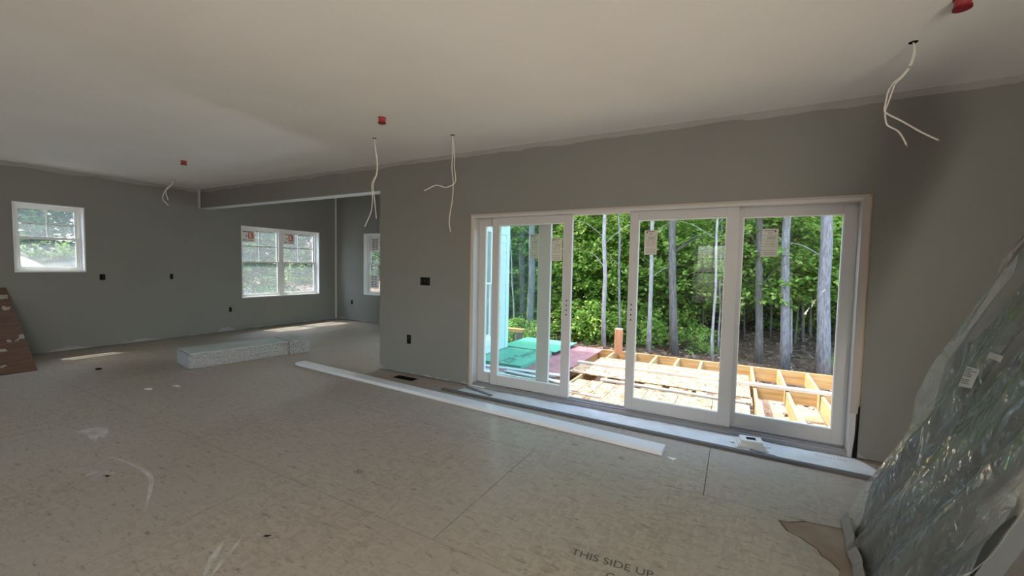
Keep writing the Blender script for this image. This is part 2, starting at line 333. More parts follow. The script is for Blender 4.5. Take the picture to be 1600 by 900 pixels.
# ---- floor: base slab with strand-board panels laid in staggered courses
bm = bmesh.new(); box(bm, (L-T, YF-T, -.25), (XR+T, T, -.02)); box(bm, (L-T, T, -.25), (XE+T, YB+T, -.02))
floor = tag(mesh_obj('floor', bm, M_FBASE), 'dusty strand board subfloor of the whole room', 'floor', kind='structure')
rows = [(-7.17, -6.03, -1.33), (-6.03, -4.81, -.13), (-4.81, -3.59, -1.33), (-3.59, -2.37, -.20), (-2.37, -1.17, -1.33), (-1.17, .045, -.125), (.045, 1.26, -1.33), (1.26, 2.48, -.125), (2.48, YB+T, -1.33)]
for y0, y1, xj in rows:
    x1lim = XR+T if y0 < .04 else XE+T
    xs = [xj + 2.41*k for k in range(-5, 4)]; xs = [L-T] + [x for x in xs if L-T+.2 < x < x1lim-.2] + [x1lim]
    for a, b in zip(xs, xs[1:]):
        bx('osb_panel', (a+.002, y0+.002, -.02), (b-.002, y1-.002, 0), M_FLOOR, floor)
def decal(name, pts, m, z=.0006, th=.0006):
    bm = bmesh.new(); lo = [bm.verts.new((p[0], p[1], z)) for p in pts]; f = bm.faces.new(lo)
    if f.normal.z < 0: f.normal_flip()
    bmesh.ops.triangulate(bm, faces=bm.faces)
    o = mesh_obj(name, bm, m, floor); return o
def blob(c, rx, ry, rz, n=22, jag=.35, seed=0):
    R = random.Random(seed); out = []
    for k in range(n):
        t = 2*math.pi*k/n; r = 1+R.uniform(-jag, jag); x, y = math.cos(t)*rx*r, math.sin(t)*ry*r
        out.append((c[0]+x*math.cos(rz)-y*math.sin(rz), c[1]+x*math.sin(rz)+y*math.cos(rz)))
    return out
M_SMEAR = mat('plaster_smear', (.38, .345, .305), .8, c2=(.52, .49, .45), scale=14, detail=6)
M_INK = mat('stamp_ink', (.085, .08, .075), .8)
M_STAIN = mat('water_stain', (.24, .175, .125), .75, c2=(.32, .255, .20), scale=5, detail=7)
M_STAINR = mat('water_stain_rim', (.13, .08, .05), .75)
def pxpoly(P): return [atz(x, y)[:2] for x, y in P]
decal('plaster_smear', pxpoly([(113,673),(130,671),(144,668),(166,668),(170,676),(163,687),(155,680),(150,693),(142,687),(134,679),(124,677)]), M_SMEAR)
def ribbon(P, wd):
    pts = smooth_path([(*atz(x, y)[:2], 0) for x, y in P], 4); l, r = [], []
    for i, p in enumerate(pts):
        t = (pts[min(i+1, len(pts)-1)]-pts[max(i-1, 0)]).normalized(); n = Vector((-t.y, t.x, 0)); k = math.sin(math.pi*(i+.4)/(len(pts)))
        l.append((p+n*wd*k)[:2]); r.append((p-n*wd*k)[:2])
    return l + r[::-1]
decal('plaster_smear', ribbon([(160,714),(180,716),(205,725),(228,738),(236,748),(235,765),(230,785),(226,800)], .013), M_SMEAR)
decal('plaster_smear', ribbon([(317,905),(328,880),(340,860),(350,845)], .014), M_SMEAR)
decal('plaster_smear', ribbon([(327,905),(345,880),(364,858),(380,836)], .010), M_SMEAR)
decal('plaster_smear', blob(atz(152, 741), .09, .035, .4, seed=5, jag=.6), M_SMEAR)
ST = [(1215,812),(1232,815),(1256,814),(1290,821),(1330,829),(1375,838),(1400,870),(1420,920),(1310,905),(1312,893),(1296,877),(1283,869),(1276,858),(1262,849),(1248,839),(1228,829)]
decal('stain_rim', pxpoly(ST), M_STAINR, z=.0004)
cx, cy = 1330, 860
decal('stain', pxpoly([(x+(cx-x)*.045, y+(cy-y)*.05) for x, y in ST]), M_STAIN, z=.0010)
for body, sz, a, b in (('THIS SIDE UP', .068, (891, 866), (1003, 899)), ('50', .06, (552, 737), (575, 747)), ('50', .05, (892, 694), (912, 702)), ('01', .05, (965, 716), (985, 724))):
    pa, pb = atz(*a), atz(*b); ang = math.atan2(pb.y-pa.y, pb.x-pa.x)
    text_obj(body, sz, M_INK, floor, (pa.x, pa.y, .0012), (0, 0, ang), 0)
pa = atz(951, 905); text_obj('GE  CM', .06, M_INK, floor, (pa.x-.02, pa.y, .0012), (0, 0, 0), 0)

# ------------------------------------------------------------------ sliding patio door
door = thing('door_1', 'white four panel sliding patio door standing partly open to the deck', 'door', ((XL+XRD)/2, .08, 0), kind='structure')
def part(n, lo, hi, m, p=None, bevel=0.0):
    o = bx(n, lo, hi, m, None, bevel); return place(o, p or door)
def sub(n, lo, hi, m, parent, root=None, bevel=0.0):
    """sub-part of a part that itself hangs at (parent.location + root.location)"""
    root = root or door
    o = bx(n, lo, hi, m, None, bevel); o.parent = parent
    o.location = Vector(o.location) - Vector(parent.location) - Vector(root.location); return o
fx0, fx1, fz1 = XL+.022, XRD-.022, ZD-.018
FY0, FY1 = -.002, .172
part('jamb', (fx0, FY0, .0), (fx0+.038, FY1, fz1), M_DOORW, bevel=.002)
part('jamb', (fx1-.038, FY0, .0), (fx1, FY1, fz1), M_DOORW, bevel=.002)
part('head', (fx0+.038, FY0, fz1-.030), (fx1-.038, FY1, fz1), M_DOORW, bevel=.002)
sill = part('sill', (fx0+.038, FY0-.004, .0), (fx1-.038, FY1, .034), M_SILL, bevel=.003)
for yy in (.022, .034, .100): sub('sill_ridge', (fx0+.04, yy, .034), (fx1-.04, yy+.006, .046), M_SILL, sill)
part('rough_stud', (XL, .008, 0), (XL+.014, .165, ZD), M_TAN); part('rough_stud', (XRD-.010, .008, 0), (XRD, .165, ZD), M_TAN)
part('rough_header', (XL+.014, .008, ZD-.010), (XRD-.010, .165, ZD), M_TAN)
part('head_casing', (fx0, -.006, fz1-.004), (fx1, .0, ZD-.003), mat('casing_tan', (.44, .39, .35), .6))
part('side_casing', (XRD-.062, -.005, .35), (XRD-.012, -.001, fz1), mat('casing_tan'  , (.44, .39, .35), .6))
M_STK = mat('label_paper', (.58, .57, .50), .6); M_STKI = mat('label_ink', (.10, .10, .10), .7)
def panel(name, x0, x1, y0, y1, sl, sr, glassm, z0=.048, z1=1.975, zb=.160, zt=1.892, stick=None, holes=None, beads=True):
    p = thing_part(name, ((x0+x1)/2, (y0+y1)/2, z0))
    def s(n, lo, hi, m, bev=.003): return sub(n, lo, hi, m, p, bevel=bev)
    s('stile', (x0, y0, z0), (x0+sl, y1, z1), M_DOORW); s('stile', (x1-sr, y0, z0), (x1, y1, z1), M_DOORW)
    s('top_rail', (x0+sl, y0+.001, zt), (x1-sr, y1-.001, z1), M_DOORW); s('bottom_rail', (x0+sl, y0+.001, z0), (x1-sr, y1-.001, zb), M_DOORW)
    ym = (y0+y1)/2; b = .007
    for lo, hi in (((x0+sl, y0+.006, zb), (x0+sl+b, y1-.006, zt)), ((x1-sr-b, y0+.006, zb), (x1-sr, y1-.006, zt)), ((x0+sl+b, y0+.006, zb), (x1-sr-b, y1-.006, zb+b)), ((x0+sl+b, y0+.006, zt-b), (x1-sr-b, y1-.006, zt))):
        s('glazing_bead', lo, hi, M_WHITE, 0)
    s('pane', (x0+sl+b, ym-.003, zb+b), (x1-sr-b, ym+.003, zt-b), glassm, 0)
    if stick:
        sx0, sx1, sz0, sz1, mir = stick; yy = ym-.0045
        s('sticker', (sx0, yy, sz0), (sx1, yy+.001, sz1), M_STK, 0)
        wd, ht = sx1-sx0, sz1-sz0
        bars = [(.14, .80, .93, .955), (.36, .62, .845, .865)] + ([(.78, .86, .87, .955)] if mir else [(.14, .24, .87, .955)]) + [(.03, .97, z, z+.009) for z in (.76, .60, .47, .36, .22)]
        bars += [(.30, .90, .69, .705), (.30, .82, .65, .665), (.2, .45, .54, .553), (.55, .8, .54, .553), (.2, .45, .42, .432), (.55, .8, .42, .432), (.15, .9, .15, .158), (.15, .85, .11, .118), (.15, .9, .07, .078)]
        bm = bmesh.new()
        for u0, u1, v0, v1 in bars:
            box(bm, (sx0+u0*wd-p.location.x-door.location.x, yy-.0006-p.location.y-door.location.y, sz0+v0*ht-p.location.z), (sx0+u1*wd-p.location.x-door.location.x, yy-.0001-p.location.y-door.location.y, sz0+v1*ht-p.location.z))
        o = mesh_obj('sticker_print', bm, M_STKI, p)
    if holes:
        for k in range(4):
            bm = bmesh.new(); bmesh.ops.create_cone(bm, cap_ends=True, segments=10, radius1=.0075, radius2=.0075, depth=.004)
            o = mesh_obj('lock_hole', bm, M_BLACK, p); o.rotation_euler = (math.radians(90), 0, 0)
            o.location = (holes-p.location.x-door.location.x, y0-.0005-p.location.y-door.location.y, 1.08-.05*k-p.location.z)
    return p
def thing_part(name, loc):
    o = bpy.data.objects.new(name, None); col.objects.link(o); o.parent = door; o.location = Vector(loc)-Vector(door.location); o.empty_display_size = .05; return o
def stk(px0, px1, py0, py1, y):
    a, b = aty(px0, py0, y), aty(px1, py1, y); return a.x, b.x, b.z, a.z
pl = panel('fixed_panel', fx0+.038, -1.775, .112, .156, .085, .14, M_GLASSG, stick=(*stk(829, 841, 366, 404, .134), False)); pl['label'] = 'fixed left panel with greenish glass'
p2 = panel('sliding_panel', -2.475, -1.510, .050, .094, .085, .090, M_GLASS, stick=(*stk(862, 878, 372, 408, .07), False), holes=-1.553); p2['label'] = 'left sliding panel pushed partly open'
p3 = panel('sliding_panel', -.922, .002, .050, .094, .080, .094, M_GLASS, stick=(*stk(1007.5, 1026, 360, 398, .07), False), holes=-.885); p3['label'] = 'right sliding panel standing closed'
p4 = panel('fixed_panel', -.05, fx1-.038, .112, .156, .085, .085, M_GLASS, stick=(*stk(1191, 1214.5, 358, 401, .13), True)); p4['label'] = 'fixed right panel'
# torn black house wrap showing at the foot of the right jamb
bm = bmesh.new()
P = [(XRD-.034, -.004, .0), (XRD-.004, -.006, .0), (XRD-.001, -.006, .42), (XRD-.012, -.007, .40), (XRD-.016, -.010, .25), (XRD-.030, -.010, .08)]
a = [bm.verts.new(p) for p in P]; bm.faces.new(a); e = bmesh.ops.extrude_face_region(bm, geom=bm.faces[:]); bmesh.ops.translate(bm, verts=[v for v in e['geom'] if isinstance(v, bmesh.types.BMVert)], vec=(0, -.004, 0))
place(mesh_obj('flashing_wrap', bm, M_BLACK), door)

# ------------------------------------------------------------------ double hung windows
def window(name, label, axis, inner, outer, u0, u1, z0, z1, units, m_glass, muntins=True, stickers=()):
    """axis = wall normal; inner/outer = coordinates of the room face and of the outside face"""
    sgn = 1 if outer > inner else -1
    def Pt(u, n, z): return (n, u, z) if axis == 'x' else (u, n, z)
    root = thing(name, label, 'window', Pt((u0+u1)/2, (inner+outer)/2, z0), kind='structure')
    def b(n, ua, ub, na, nb, za, zb, m, parent=None, bev=0.0):
        na, nb = inner+sgn*na, inner+sgn*nb
        o = bx(n, Pt(ua, min(na, nb), za), Pt(ub, max(na, nb), zb), m, None, bev)
        o.parent = parent or root; o.location = Vector(o.location) - root.location - (Vector(parent.location) if parent else Vector())
        return o
    d = abs(outer-inner); rt = .016
    # painted return boards line the opening
    b('return_board', u0, u0+rt, -.006, d-.07, z0, z1, M_WHITE); b('return_board', u1-rt, u1, -.006, d-.07, z0, z1, M_WHITE)
    b('return_board', u0+rt, u1-rt, -.006, d-.07, z1-rt, z1, M_WHITE); b('sill_board', u0+rt, u1-rt, -.008, d-.07, z0, z0+rt+.006, M_WHITE)
    wd = (u1-u0)/units
    for k in range(units):
        a, c = u0+k*wd, u0+(k+1)*wd; a += (.0 if k else .004); fw = .045
        b('frame', a, a+fw, d-.07, d+.01, z0, z1, M_WHITE, bev=.003); b('frame', c-fw, c, d-.07, d+.01, z0, z1, M_WHITE, bev=.003)
        b('frame', a+fw, c-fw, d-.07, d+.01, z1-fw, z1, M_WHITE, bev=.003); b('frame', a+fw, c-fw, d-.07, d+.01, z0, z0+fw, M_WHITE, bev=.003)
        zm = (z0+z1)/2; A, C = a+fw, c-fw
        for up in (0, 1):
            za, zb = (zm-.012, z1-fw) if up else (z0+fw, zm+.02); n0 = d-.034 if up else d-.066; sw = .032
            s = bpy.data.objects.new('sash', None); col.objects.link(s); s.parent = root; s.empty_display_size = .05
            s.location = Vector(Pt((A+C)/2, inner+sgn*(n0+.013), za)) - root.location
            b('stile', A, A+sw, n0, n0+.028, za, zb, M_WHITE, s, .002); b('stile', C-sw, C, n0, n0+.028, za, zb, M_WHITE, s, .002)
            b('rail', A+sw, C-sw, n0, n0+.028, za, za+sw, M_WHITE, s, .002); b('rail', A+sw, C-sw, n0, n0+.028, zb-sw, zb, M_WHITE, s, .002)
            b('pane', A+sw, C-sw, n0+.012, n0+.016, za+sw, zb-sw, m_glass, s)
            if up and muntins:
                um, zz = (A+C)/2, (za+zb)/2
                b('muntin', um-.009, um+.009, n0+.008, n0+.020, za+sw, zb-sw, M_WHITE, s); b('muntin', A+sw, um-.009, n0+.008, n0+.020, zz-.009, zz+.009, M_WHITE, s); b('muntin', um+.009, C-sw, n0+.008, n0+.020, zz-.009, zz+.009, M_WHITE, s)
            for (kk, uu, kind) in stickers:
                if kk == k and uu == up:
                    su0 = A+sw+.005; 
                    sw_, sh_ = (.27, .24) if kind == 'red' else (.30, .34)
                    sz1 = zb-sw-.005 if up else za+sw+.42; nn = n0+.004
                    b('sticker', su0, su0+sw_, nn, nn+.001, sz1-sh_, sz1, mat('sticker_white', (.80, .80, .78), .5), s)
                    if kind == 'red':
                        b('sticker_print', su0+.125, su0+.24, nn-.001, nn-.0002, sz1-.165, sz1-.04, mat('sticker_red', (.55, .16, .10), .6), s)
                        b('sticker_print', su0+.150, su0+.19, nn-.002, nn-.0012, sz1-.09, sz1-.055, mat('sticker_white', (.8, .8, .78), .5), s)
                        b('sticker_print', su0+.150, su0+.20, nn-.002, nn-.0012, sz1-.135, sz1-.105, mat('sticker_white', (.8, .8, .78), .5), s)
                        b('sticker_print', su0+.02, su0+.23, nn-.001, nn-.0002, sz1-.032, sz1-.016, mat('sticker_maroon', (.22, .05, .05), .6), s)
                        b('sticker_print', su0+.075, su0+.105, nn-.001, nn-.0002, sz1-.125, sz1-.10, M_STKI, s)
                        b('sticker_print', su0+.02, su0+.10, nn-.001, nn-.0002, sz1-.205, sz1-.19, M_STKI, s); b('sticker_print', su0+.13, su0+.23, nn-.001, nn-.0002, sz1-.205, sz1-.19, M_STKI, s)
                    else:
                        for q in range(7): b('sticker_print', su0+.03, su0+sw_-.03-.04*(q % 2), nn-.001, nn-.0002, sz1-.055-.04*q, sz1-.04-.04*q, M_STKI, s)
                        for q in (.09, .2): b('sticker_print', su0+q, su0+q+.012, nn-.001, nn-.0002, sz1-.31, sz1-.03, M_STKI, s)
    return root
window('window_1', 'small white double hung window high on the far grey wall', 'x', L, L-T, *W1[:2], *W1[2:], 1, M_HAZE)
window('window_2', 'white twin double hung window with two red stickers', 'x', L, L-T, *W2[:2], *W2[2:], 2, M_HAZE, stickers=((0, 1, 'red'), (1, 1, 'red')))
window('window_3', 'white window in the alcove half hidden by the wall end', 'y', YB, YB+T, *W3[:2], *W3[2:], 1, M_HAZE, stickers=((0, 1, 'grid'), (0, 0, 'grid')))
window('window_4', 'white alcove window hidden behind the sliding door wall', 'y', YB, YB+T, *W3B[:2], *W3B[2:], 1, M_HAZE)
window('window_5', 'tall white window in the alcove side wall facing the deck', 'x', XE, XE+T, *W4[:2], *W4[2:], 1, M_HAZE, muntins=False)
window('window_8', 'white twin window added out of frame on the far wall for fill light', 'x', L, L-T, *W1B[:2], *W1B[2:], 2, M_GLASS)
window('window_9', 'unseen white twin window added in the wall beside the camera for fill light', 'x', XR, XR+T, *WR[:2], *WR[2:], 2, M_GLASS)
for k, r in enumerate(RW):
    window('window_%d' % (6+k), ['single white window behind the camera nearest the wrapped panel', 'other white twin window added behind the camera for fill light'][k], 'y', YF, YF-T, *r[:2], *r[2:], 1 if k == 0 else 2, M_GLASS)

# ------------------------------------------------------------------ electrical boxes, floor vent
def outlet(label, c, axis, wdt, hgt, gangs=1):
    root = thing('outlet_box', label, 'outlet box', c, group='open electrical boxes in the walls')
    def b(n, u0, u1, z0, z1, n0, n1, m):
        lo, hi = ((n0, u0, z0), (n1, u1, z1)) if axis == 'x' else ((u0, -n1, z0), (u1, -n0, z1))
        return bx(n, lo, hi, m, root)
    h, v = wdt/2, hgt/2
    b('box_back', -h, h, -v, v, .0005, .0015, M_BLACK)
    b('box_rim', -h, -h+.006, -v, v, .0015, .005, M_BLACK); b('box_rim', h-.006, h, -v, v, .0015, .005, M_BLACK)
    b('box_rim', -h+.006, h-.006, v-.006, v, .0015, .005, M_BLACK); b('box_rim', -h+.006, h-.006, -v, -v+.006, .0015, .005, M_BLACK)
    R = random.Random(int(c[0]*91+c[2]*57))
    for g in range(gangs):
        u = -h+(g+.5)*wdt/gangs; bm = bmesh.new()
        pts = [(u+R.uniform(-.01, .01), R.uniform(-.8, .8)*v) for _ in range(4)]
        P3 = [(.005, a, z) if axis == 'x' else (a, -.005, z) for a, z in pts]
        tube(bm, smooth_path(P3, 3), .0022, 6); mesh_obj('wire', bm, mat('dim_wire', (.07, .065, .06)), root, True)
    return root
for (px, py), lab, wdt in (((160, 433), 'black electrical box under the small window', .066), ((268, 432), 'black electrical box midway along the far wall', .048), ((360, 483.5), 'low black electrical box left of the twin window', .050)):
    p = atx(px, py, L); outlet(lab, (L, p.y, p.z), 'x', wdt, .092)
p = aty(550, 472, YB); outlet('black electrical box low on the alcove back wall', (p.x, YB, p.z), 'y', .060, .10)
p = aty(639, 530, 0); outlet('low black electrical box above the floor vent', (p.x, 0, p.z), 'y', .065, .115)
p = aty(664.5, 439.5, 0); outlet('wide black switch box left of the sliding door', (p.x, 0, p.z), 'y', .15, .10, 3)
a, b_ = atz(622, 588.5), atz(650, 592)
v = thing('floor_vent', 'dark open vent in the floor under the low electrical box', 'vent', ((a.x+b_.x)/2, -.165, .0))
bx('vent_well', (-.15, -.05, .0005), (.15, .05, .0015), M_BLACK, v)
for s in (-1, 1): bx('vent_frame', (-.15, s*.05-.004, .0), (.15, s*.05+.004, .005), M_BLACK, v); bx('vent_frame', (s*.15-.004, -.046, .0), (s*.15+.004, .046, .005), M_BLACK, v)
for k in range(-3, 4): bx('slat', (k*.038-.003, -.046, .0015), (k*.038+.003, .046, .004), M_BLACK, v)

# ------------------------------------------------------------------ ceiling: sprinkler caps, hanging cables
for px, py, lab in ((597, 184, 'red sprinkler cap on the ceiling near the pair of cables'), (287, 251.5, 'small red sprinkler cap far back near the alcove beam'), (1505, -3, 'red sprinkler cap at the top edge above the right cable')):
    p = atz(px, py, H); t = thing('sprinkler_cap', lab, 'sprinkler', (p.x, p.y, H), group='red sprinkler caps on the ceiling')
    for n, r0, r1, z0, z1, m in (('escutcheon', .036, .034, -.004, 0, M_RED), ('cap', .030, .031, -.040, -.004, mat('red_cap_side', (.36, .05, .06), .35)), ('cap_rim', .035, .035, -.050, -.040, M_RED)):
        bm = bmesh.new(); bmesh.ops.create_cone(bm, cap_ends=True, segments=24, radius1=r1, radius2=r0, depth=z1-z0); o = mesh_obj(n, bm, m, t); o.location = (0, 0, (z0+z1)/2)
def cable(label, root_px, strands, r=.0042):
    P0 = atz(*root_px, H); n = Vector((P0.x-CAM.x, P0.y-CAM.y, 0)).normalized()
    t = thing('hanging_cable', label, 'cable', P0, group='electrical cables hanging from the ceiling')
    bm = bmesh.new(); bmesh.ops.create_cone(bm, cap_ends=True, segments=14, radius1=.020, radius2=.022, depth=.002); o = mesh_obj('ceiling_hole', bm, M_BLACK, t); o.location = (0, 0, -.001)
    for k, S in enumerate(strands):
        pts = []
        for i, (x, y) in enumerate(S):
            q = atp(x, y, P0, n) if not (i == 0 and (x, y) == root_px) else P0.copy()
            pts.append(q - P0 + n*(.004*(k-.5)) + rgt0*.0)
        bm = bmesh.new(); tube(bm, smooth_path(pts, 5), r, 8); sd_o = mesh_obj('strand', bm, M_WIRE, t, True)
        d = (pts[-1]-pts[-2]).normalized(); bm = bmesh.new(); tube(bm, [pts[-1], pts[-1]+d*.012], r*.6, 6); mesh_obj('cut_end', bm, mat('copper', (.55, .30, .18), .4, metal=.8), sd_o)
up = [(1427, 66), (1428, 80), (1421, 103), (1408, 120), (1396, 130), (1388, 143), (1384, 160), (1382, 173)]
cable('white cable ending in two splayed strands above the wrapped panel', (1427, 66), [up + [(1388, 179), (1410, 190), (1440, 207), (1466, 219)], [(1427, 66), (1430, 80), (1423, 103), (1410, 120), (1399, 131), (1393, 146), (1388, 160), (1383, 174), (1385, 193), (1392, 199), (1402, 204), (1410, 214), (1416, 226)]])
cable('white cable with a sideways curling strand left of the sliding door', (707, 211), [[(707, 211), (710, 240), (710, 262), (712, 281), (707, 289), (696, 293), (686, 290), (679, 290), (671, 294), (663, 298)], [(707, 211), (707, 240), (706, 262), (708, 284), (707, 310), (703, 335), (702, 350), (704, 362)]])
cable('white cable hanging in front of the alcove wall end', (585, 216), [[(585, 216), (586, 232), (589, 255), (588, 272), (583, 282), (581, 290), (582, 310), (580, 330), (574, 345), (570, 354)], [(585, 216), (587, 232), (590, 255), (589, 272), (585, 282), (583, 292), (585, 310), (587, 330), (588, 341)]])
cable('short faint cable far back by the beam corner', (271, 281), [[(271, 281), (268, 288), (262, 293), (257, 300), (254, 310), (258, 316), (263, 321)], [(271, 281), (269, 288), (263, 294), (259, 299), (261, 308), (263, 312)]], .006)

# ------------------------------------------------------------------ things on the floor
# long white trim board
a, b_ = atz(472, 573), atz(1036, 709); a2, b2 = atz(467, 570), atz(1043, 706)
ln = Vector((-5.31, -.415, 0)); rn = Vector((-.44, -.665, 0)); d = rn-ln; ang = math.atan2(d.y, d.x)
M_TRIM = mat('primed_trim', (.74, .75, .76), .45, c2=(.68, .69, .70), scale=3)
bm = bmesh.new(); box(bm, (-d.length/2, -.07, 0), (d.length/2, .07, .038)); bmesh.ops.bevel(bm, geom=list(bm.edges), offset=.003, segments=2, affect='EDGES')
for v_ in bm.verts: v_.co.z += .0004
o = mesh_obj('trim_board', bm, M_TRIM); o.location = (ln+rn)/2; o.rotation_euler = (0, 0, ang)
tag(o, 'very long white trim board lying across the subfloor', 'board')
# sill membrane sheet with wrinkles, grey strip along its front
bm = bmesh.new(); nx, ny = 90, 8; R = random.Random(4)
xa, xb = -2.74, .98
grid = []
for i in range(nx+1):
    row = []
    for j in range(ny+1):
        x = xa+(xb-xa)*i/nx; yf = -.262-.052*(i/nx); y = -.010+(yf+.010)*j/ny
        if x > .88: y = min(y, -.02-(x-.88)*2.2) if j < ny else y
        z = .0035+.0016*math.sin(x*9+j)+.0014*math.sin(x*31+j*2.1)+R.uniform(-.0007, .0007)
        row.append(bm.verts.new((x, y, z)))
    grid.append(row)
for i in range(nx):
    for j in range(ny): bm.faces.new((grid[i][j], grid[i][j+1], grid[i+1][j+1], grid[i+1][j]))
M_MEMB = mat('sill_membrane', (.60, .63, .64), .5, c2=(.70, .73, .74), scale=6, bump=.5, bscale=18)
memb = mesh_obj('sill_membrane', bm, M_MEMB, smooth=True); sm = memb.modifiers.new('thick', 'SOLIDIFY'); sm.thickness = .001
tag(memb, 'wrinkled pale blue grey membrane on the floor along the door sill', 'membrane')
for px, py in ((1030, 660), (925, 640), (1275, 712)):
    p = atz(px, py, .007); bm = bmesh.new(); R = random.Random(px)
    for k in range(9): box(bm, (k*.022, R.uniform(0, .006), 0), (k*.022+.011, R.uniform(.02, .03), .0008))
    o = mesh_obj('faint_print', bm, mat('faint_print', (.47, .49, .48), .7), memb); o.location = (p.x, p.y, .0072)
p0, p1 = Vector((-2.90, -.275, 0)), Vector((1.45, -.350, 0)); d = p1-p0
bm = bmesh.new(); box(bm, (-d.length/2, -.022, .0005), (d.length/2, .022, .022)); bmesh.ops.bevel(bm, geom=list(bm.edges), offset=.003, segments=2, affect='EDGES')
o = mesh_obj('sill_strip', bm, mat('grey_strip', (.13, .125, .122), .7, spec=.2)); o.location = (p0+p1)/2+Vector((0, -.02, 0)); o.rotation_euler = (0, 0, math.atan2(d.y, d.x))
tag(o, 'long thin grey strip lying along the front of the door membrane', 'strip')
# dark offcuts by the left door jamb
for (A, B), lab, wd in ((((728, 604), (768, 618)), 'dark metal offcut slanting out from the left door jamb', .016), (((738, 602), (757, 606)), 'short pale offcut against the door sill', .02)):
    q0, q1 = atz(*A, .01), atz(*B, .01); d = q1-q0
    bm = bmesh.new(); box(bm, (-d.length/2, -wd, .0), (d.length/2, wd, .012)); bmesh.ops.bevel(bm, geom=list(bm.edges), offset=.002, segments=1, affect='EDGES')
    o = mesh_obj('metal_offcut', bm, mat('dark_metal', (.16, .17, .18), .4) if wd < .018 else M_WHITE); o.location = ((q0+q1)/2).xy.to_3d()+Vector((0, 0, .008)); o.rotation_euler = (0, 0, math.atan2(d.y, d.x)); tag(o, lab, 'offcut')
# siding mounting block
c = (atz(1173, 699, .03)+atz(1173, 686, .03))/2; mb = thing('mounting_block', 'small white plastic mounting block with a black square hole', 'mounting block', (c.x, c.y+.01, .006), .12)
M_VIN = mat('ivory_vinyl', (.72, .73, .70), .4)
for n, sx, sy, z0, z1 in (('flange', .115, .088, 0, .006), ('base', .100, .078, .006, .026), ('step', .092, .070, .026, .034), ('top', .078, .058, .034, .058)):
    bx(n, (-sx, -sy, z0), (sx, sy, z1), M_VIN, mb, .003)
bx('opening', (-.034, -.026, .0575), (.034, .026, .0590), M_BLACK, mb)
for s in (-1, 1): bx('nailing_tab', (s*.115-.03, .01, .001), (s*.115+.03, .05, .004), M_VIN, mb)
o = bx('flat_shim', (-.09, -.012, 0), (.09, .012, .004), mat('dark_metal', (.16, .17, .18), .4)); q = atz(1192, 708, .008); o.location = (q.x, q.y, .010); o.rotation_euler = (0, 0, -.25); tag(o, 'thin dark shim in front of the mounting block', 'shim')
# small scraps
def scrap(px, py, lab, n, rx, ry, rz, m, th=.003):
    q = atz(px, py); R = random.Random(px); bm = bmesh.new(); vs_ = [bm.verts.new((math.cos(2*math.pi*k/n+.4)*rx*R.uniform(.6, 1.1), math.sin(2*math.pi*k/n+.4)*ry*R.uniform(.6, 1.1), .001)) for k in range(n)]
    f = bm.faces.new(vs_); e = bmesh.ops.extrude_face_region(bm, geom=[f]); bmesh.ops.translate(bm, verts=[x for x in e['geom'] if isinstance(x, bmesh.types.BMVert)], vec=(0, 0, th)); bmesh.ops.recalc_face_normals(bm, faces=bm.faces)
    o = mesh_obj('scrap', bm, m); o.location = (q.x, q.y, 0); o.rotation_euler = (0, 0, rz); tag(o, lab, 'scrap')
scrap(1051, 717, 'white triangular paper scrap by the end of the long trim board', 3, .06, .04, .3, M_WHITE)
scrap(232, 608, 'small pale scrap in front of the wrapped package', 5, .07, .035, .2, M_WHITE)
scrap(276, 603.5, 'narrow pale scrap just behind the smaller one by the package', 4, .09, .03, .1, M_WHITE)
scrap(154, 577, 'tiny black screw on the floor near the sun patch', 5, .045, .03, 0, M_BLACK, .01)
scrap(417, 838, 'tiny dark chip on the subfloor beside the plaster streaks', 4, .022, .008, .6, M_BLACK)
# foil wrapped package
bA, bB = Vector((-6.20, -1.36, 0)), Vector((-5.93, .16, 0)); u = (bB-bA).normalized(); vv = Vector((-u.y, u.x, 0)); ln_ = (bB-bA).length; wd_ = .58; ht = .205
pk = thing('wrapped_package', 'long low package in crinkled silvery film on the subfloor', 'package', bA+u*ln_/2+vv*wd_/2, math.atan2(u.y, u.x))
M_FOIL = mat('crinkled_film', (.30, .30, .295), .35, c2=(.46, .46, .455), scale=45, bump=.9, bscale=38, metal=.25, detail=6)
M_PAPER = mat('pale_foam', (.50, .53, .535), .5, c2=(.43, .46, .465), scale=3)
def crinkle(n, lo, hi, m, amp, seg=.05, parent=pk, seed=1):
    bm = bmesh.new(); box(bm, lo, hi); bmesh.ops.bevel(bm, geom=list(bm.edges), offset=.012, segments=2, affect='EDGES')
    bmesh.ops.subdivide_edges(bm, edges=[e for e in bm.edges if e.calc_length() > .1], cuts=10, use_grid_fill=True); R = random.Random(seed)
    for v_ in bm.verts:
        if v_.co.z > lo[2]+.01: v_.co += Vector((R.uniform(-amp, amp), R.uniform(-amp, amp), R.uniform(-amp, amp)))
    return mesh_obj(n, bm, m, parent)
crinkle('film_body', (-ln_/2, -wd_/2, 0), (ln_/2-.30, wd_/2, ht-.012), M_FOIL, .003, seed=2)
crinkle('film_end', (ln_/2-.305, -wd_/2-.006, 0), (ln_/2+.01, wd_/2+.006, ht+.004), M_FOIL, .005, seed=3)
bx('top_sheet', (-ln_/2+.004, -wd_/2+.012, ht-.011), (ln_/2-.30, wd_/2-.02, ht), M_PAPER, pk, .004)
bx('end_sheet', (-ln_/2-.004, -wd_/2+.02, .004), (-ln_/2-.0005, wd_/2-.02, ht-.012), mat('grey_foam', (.42, .43, .44), .6), pk)
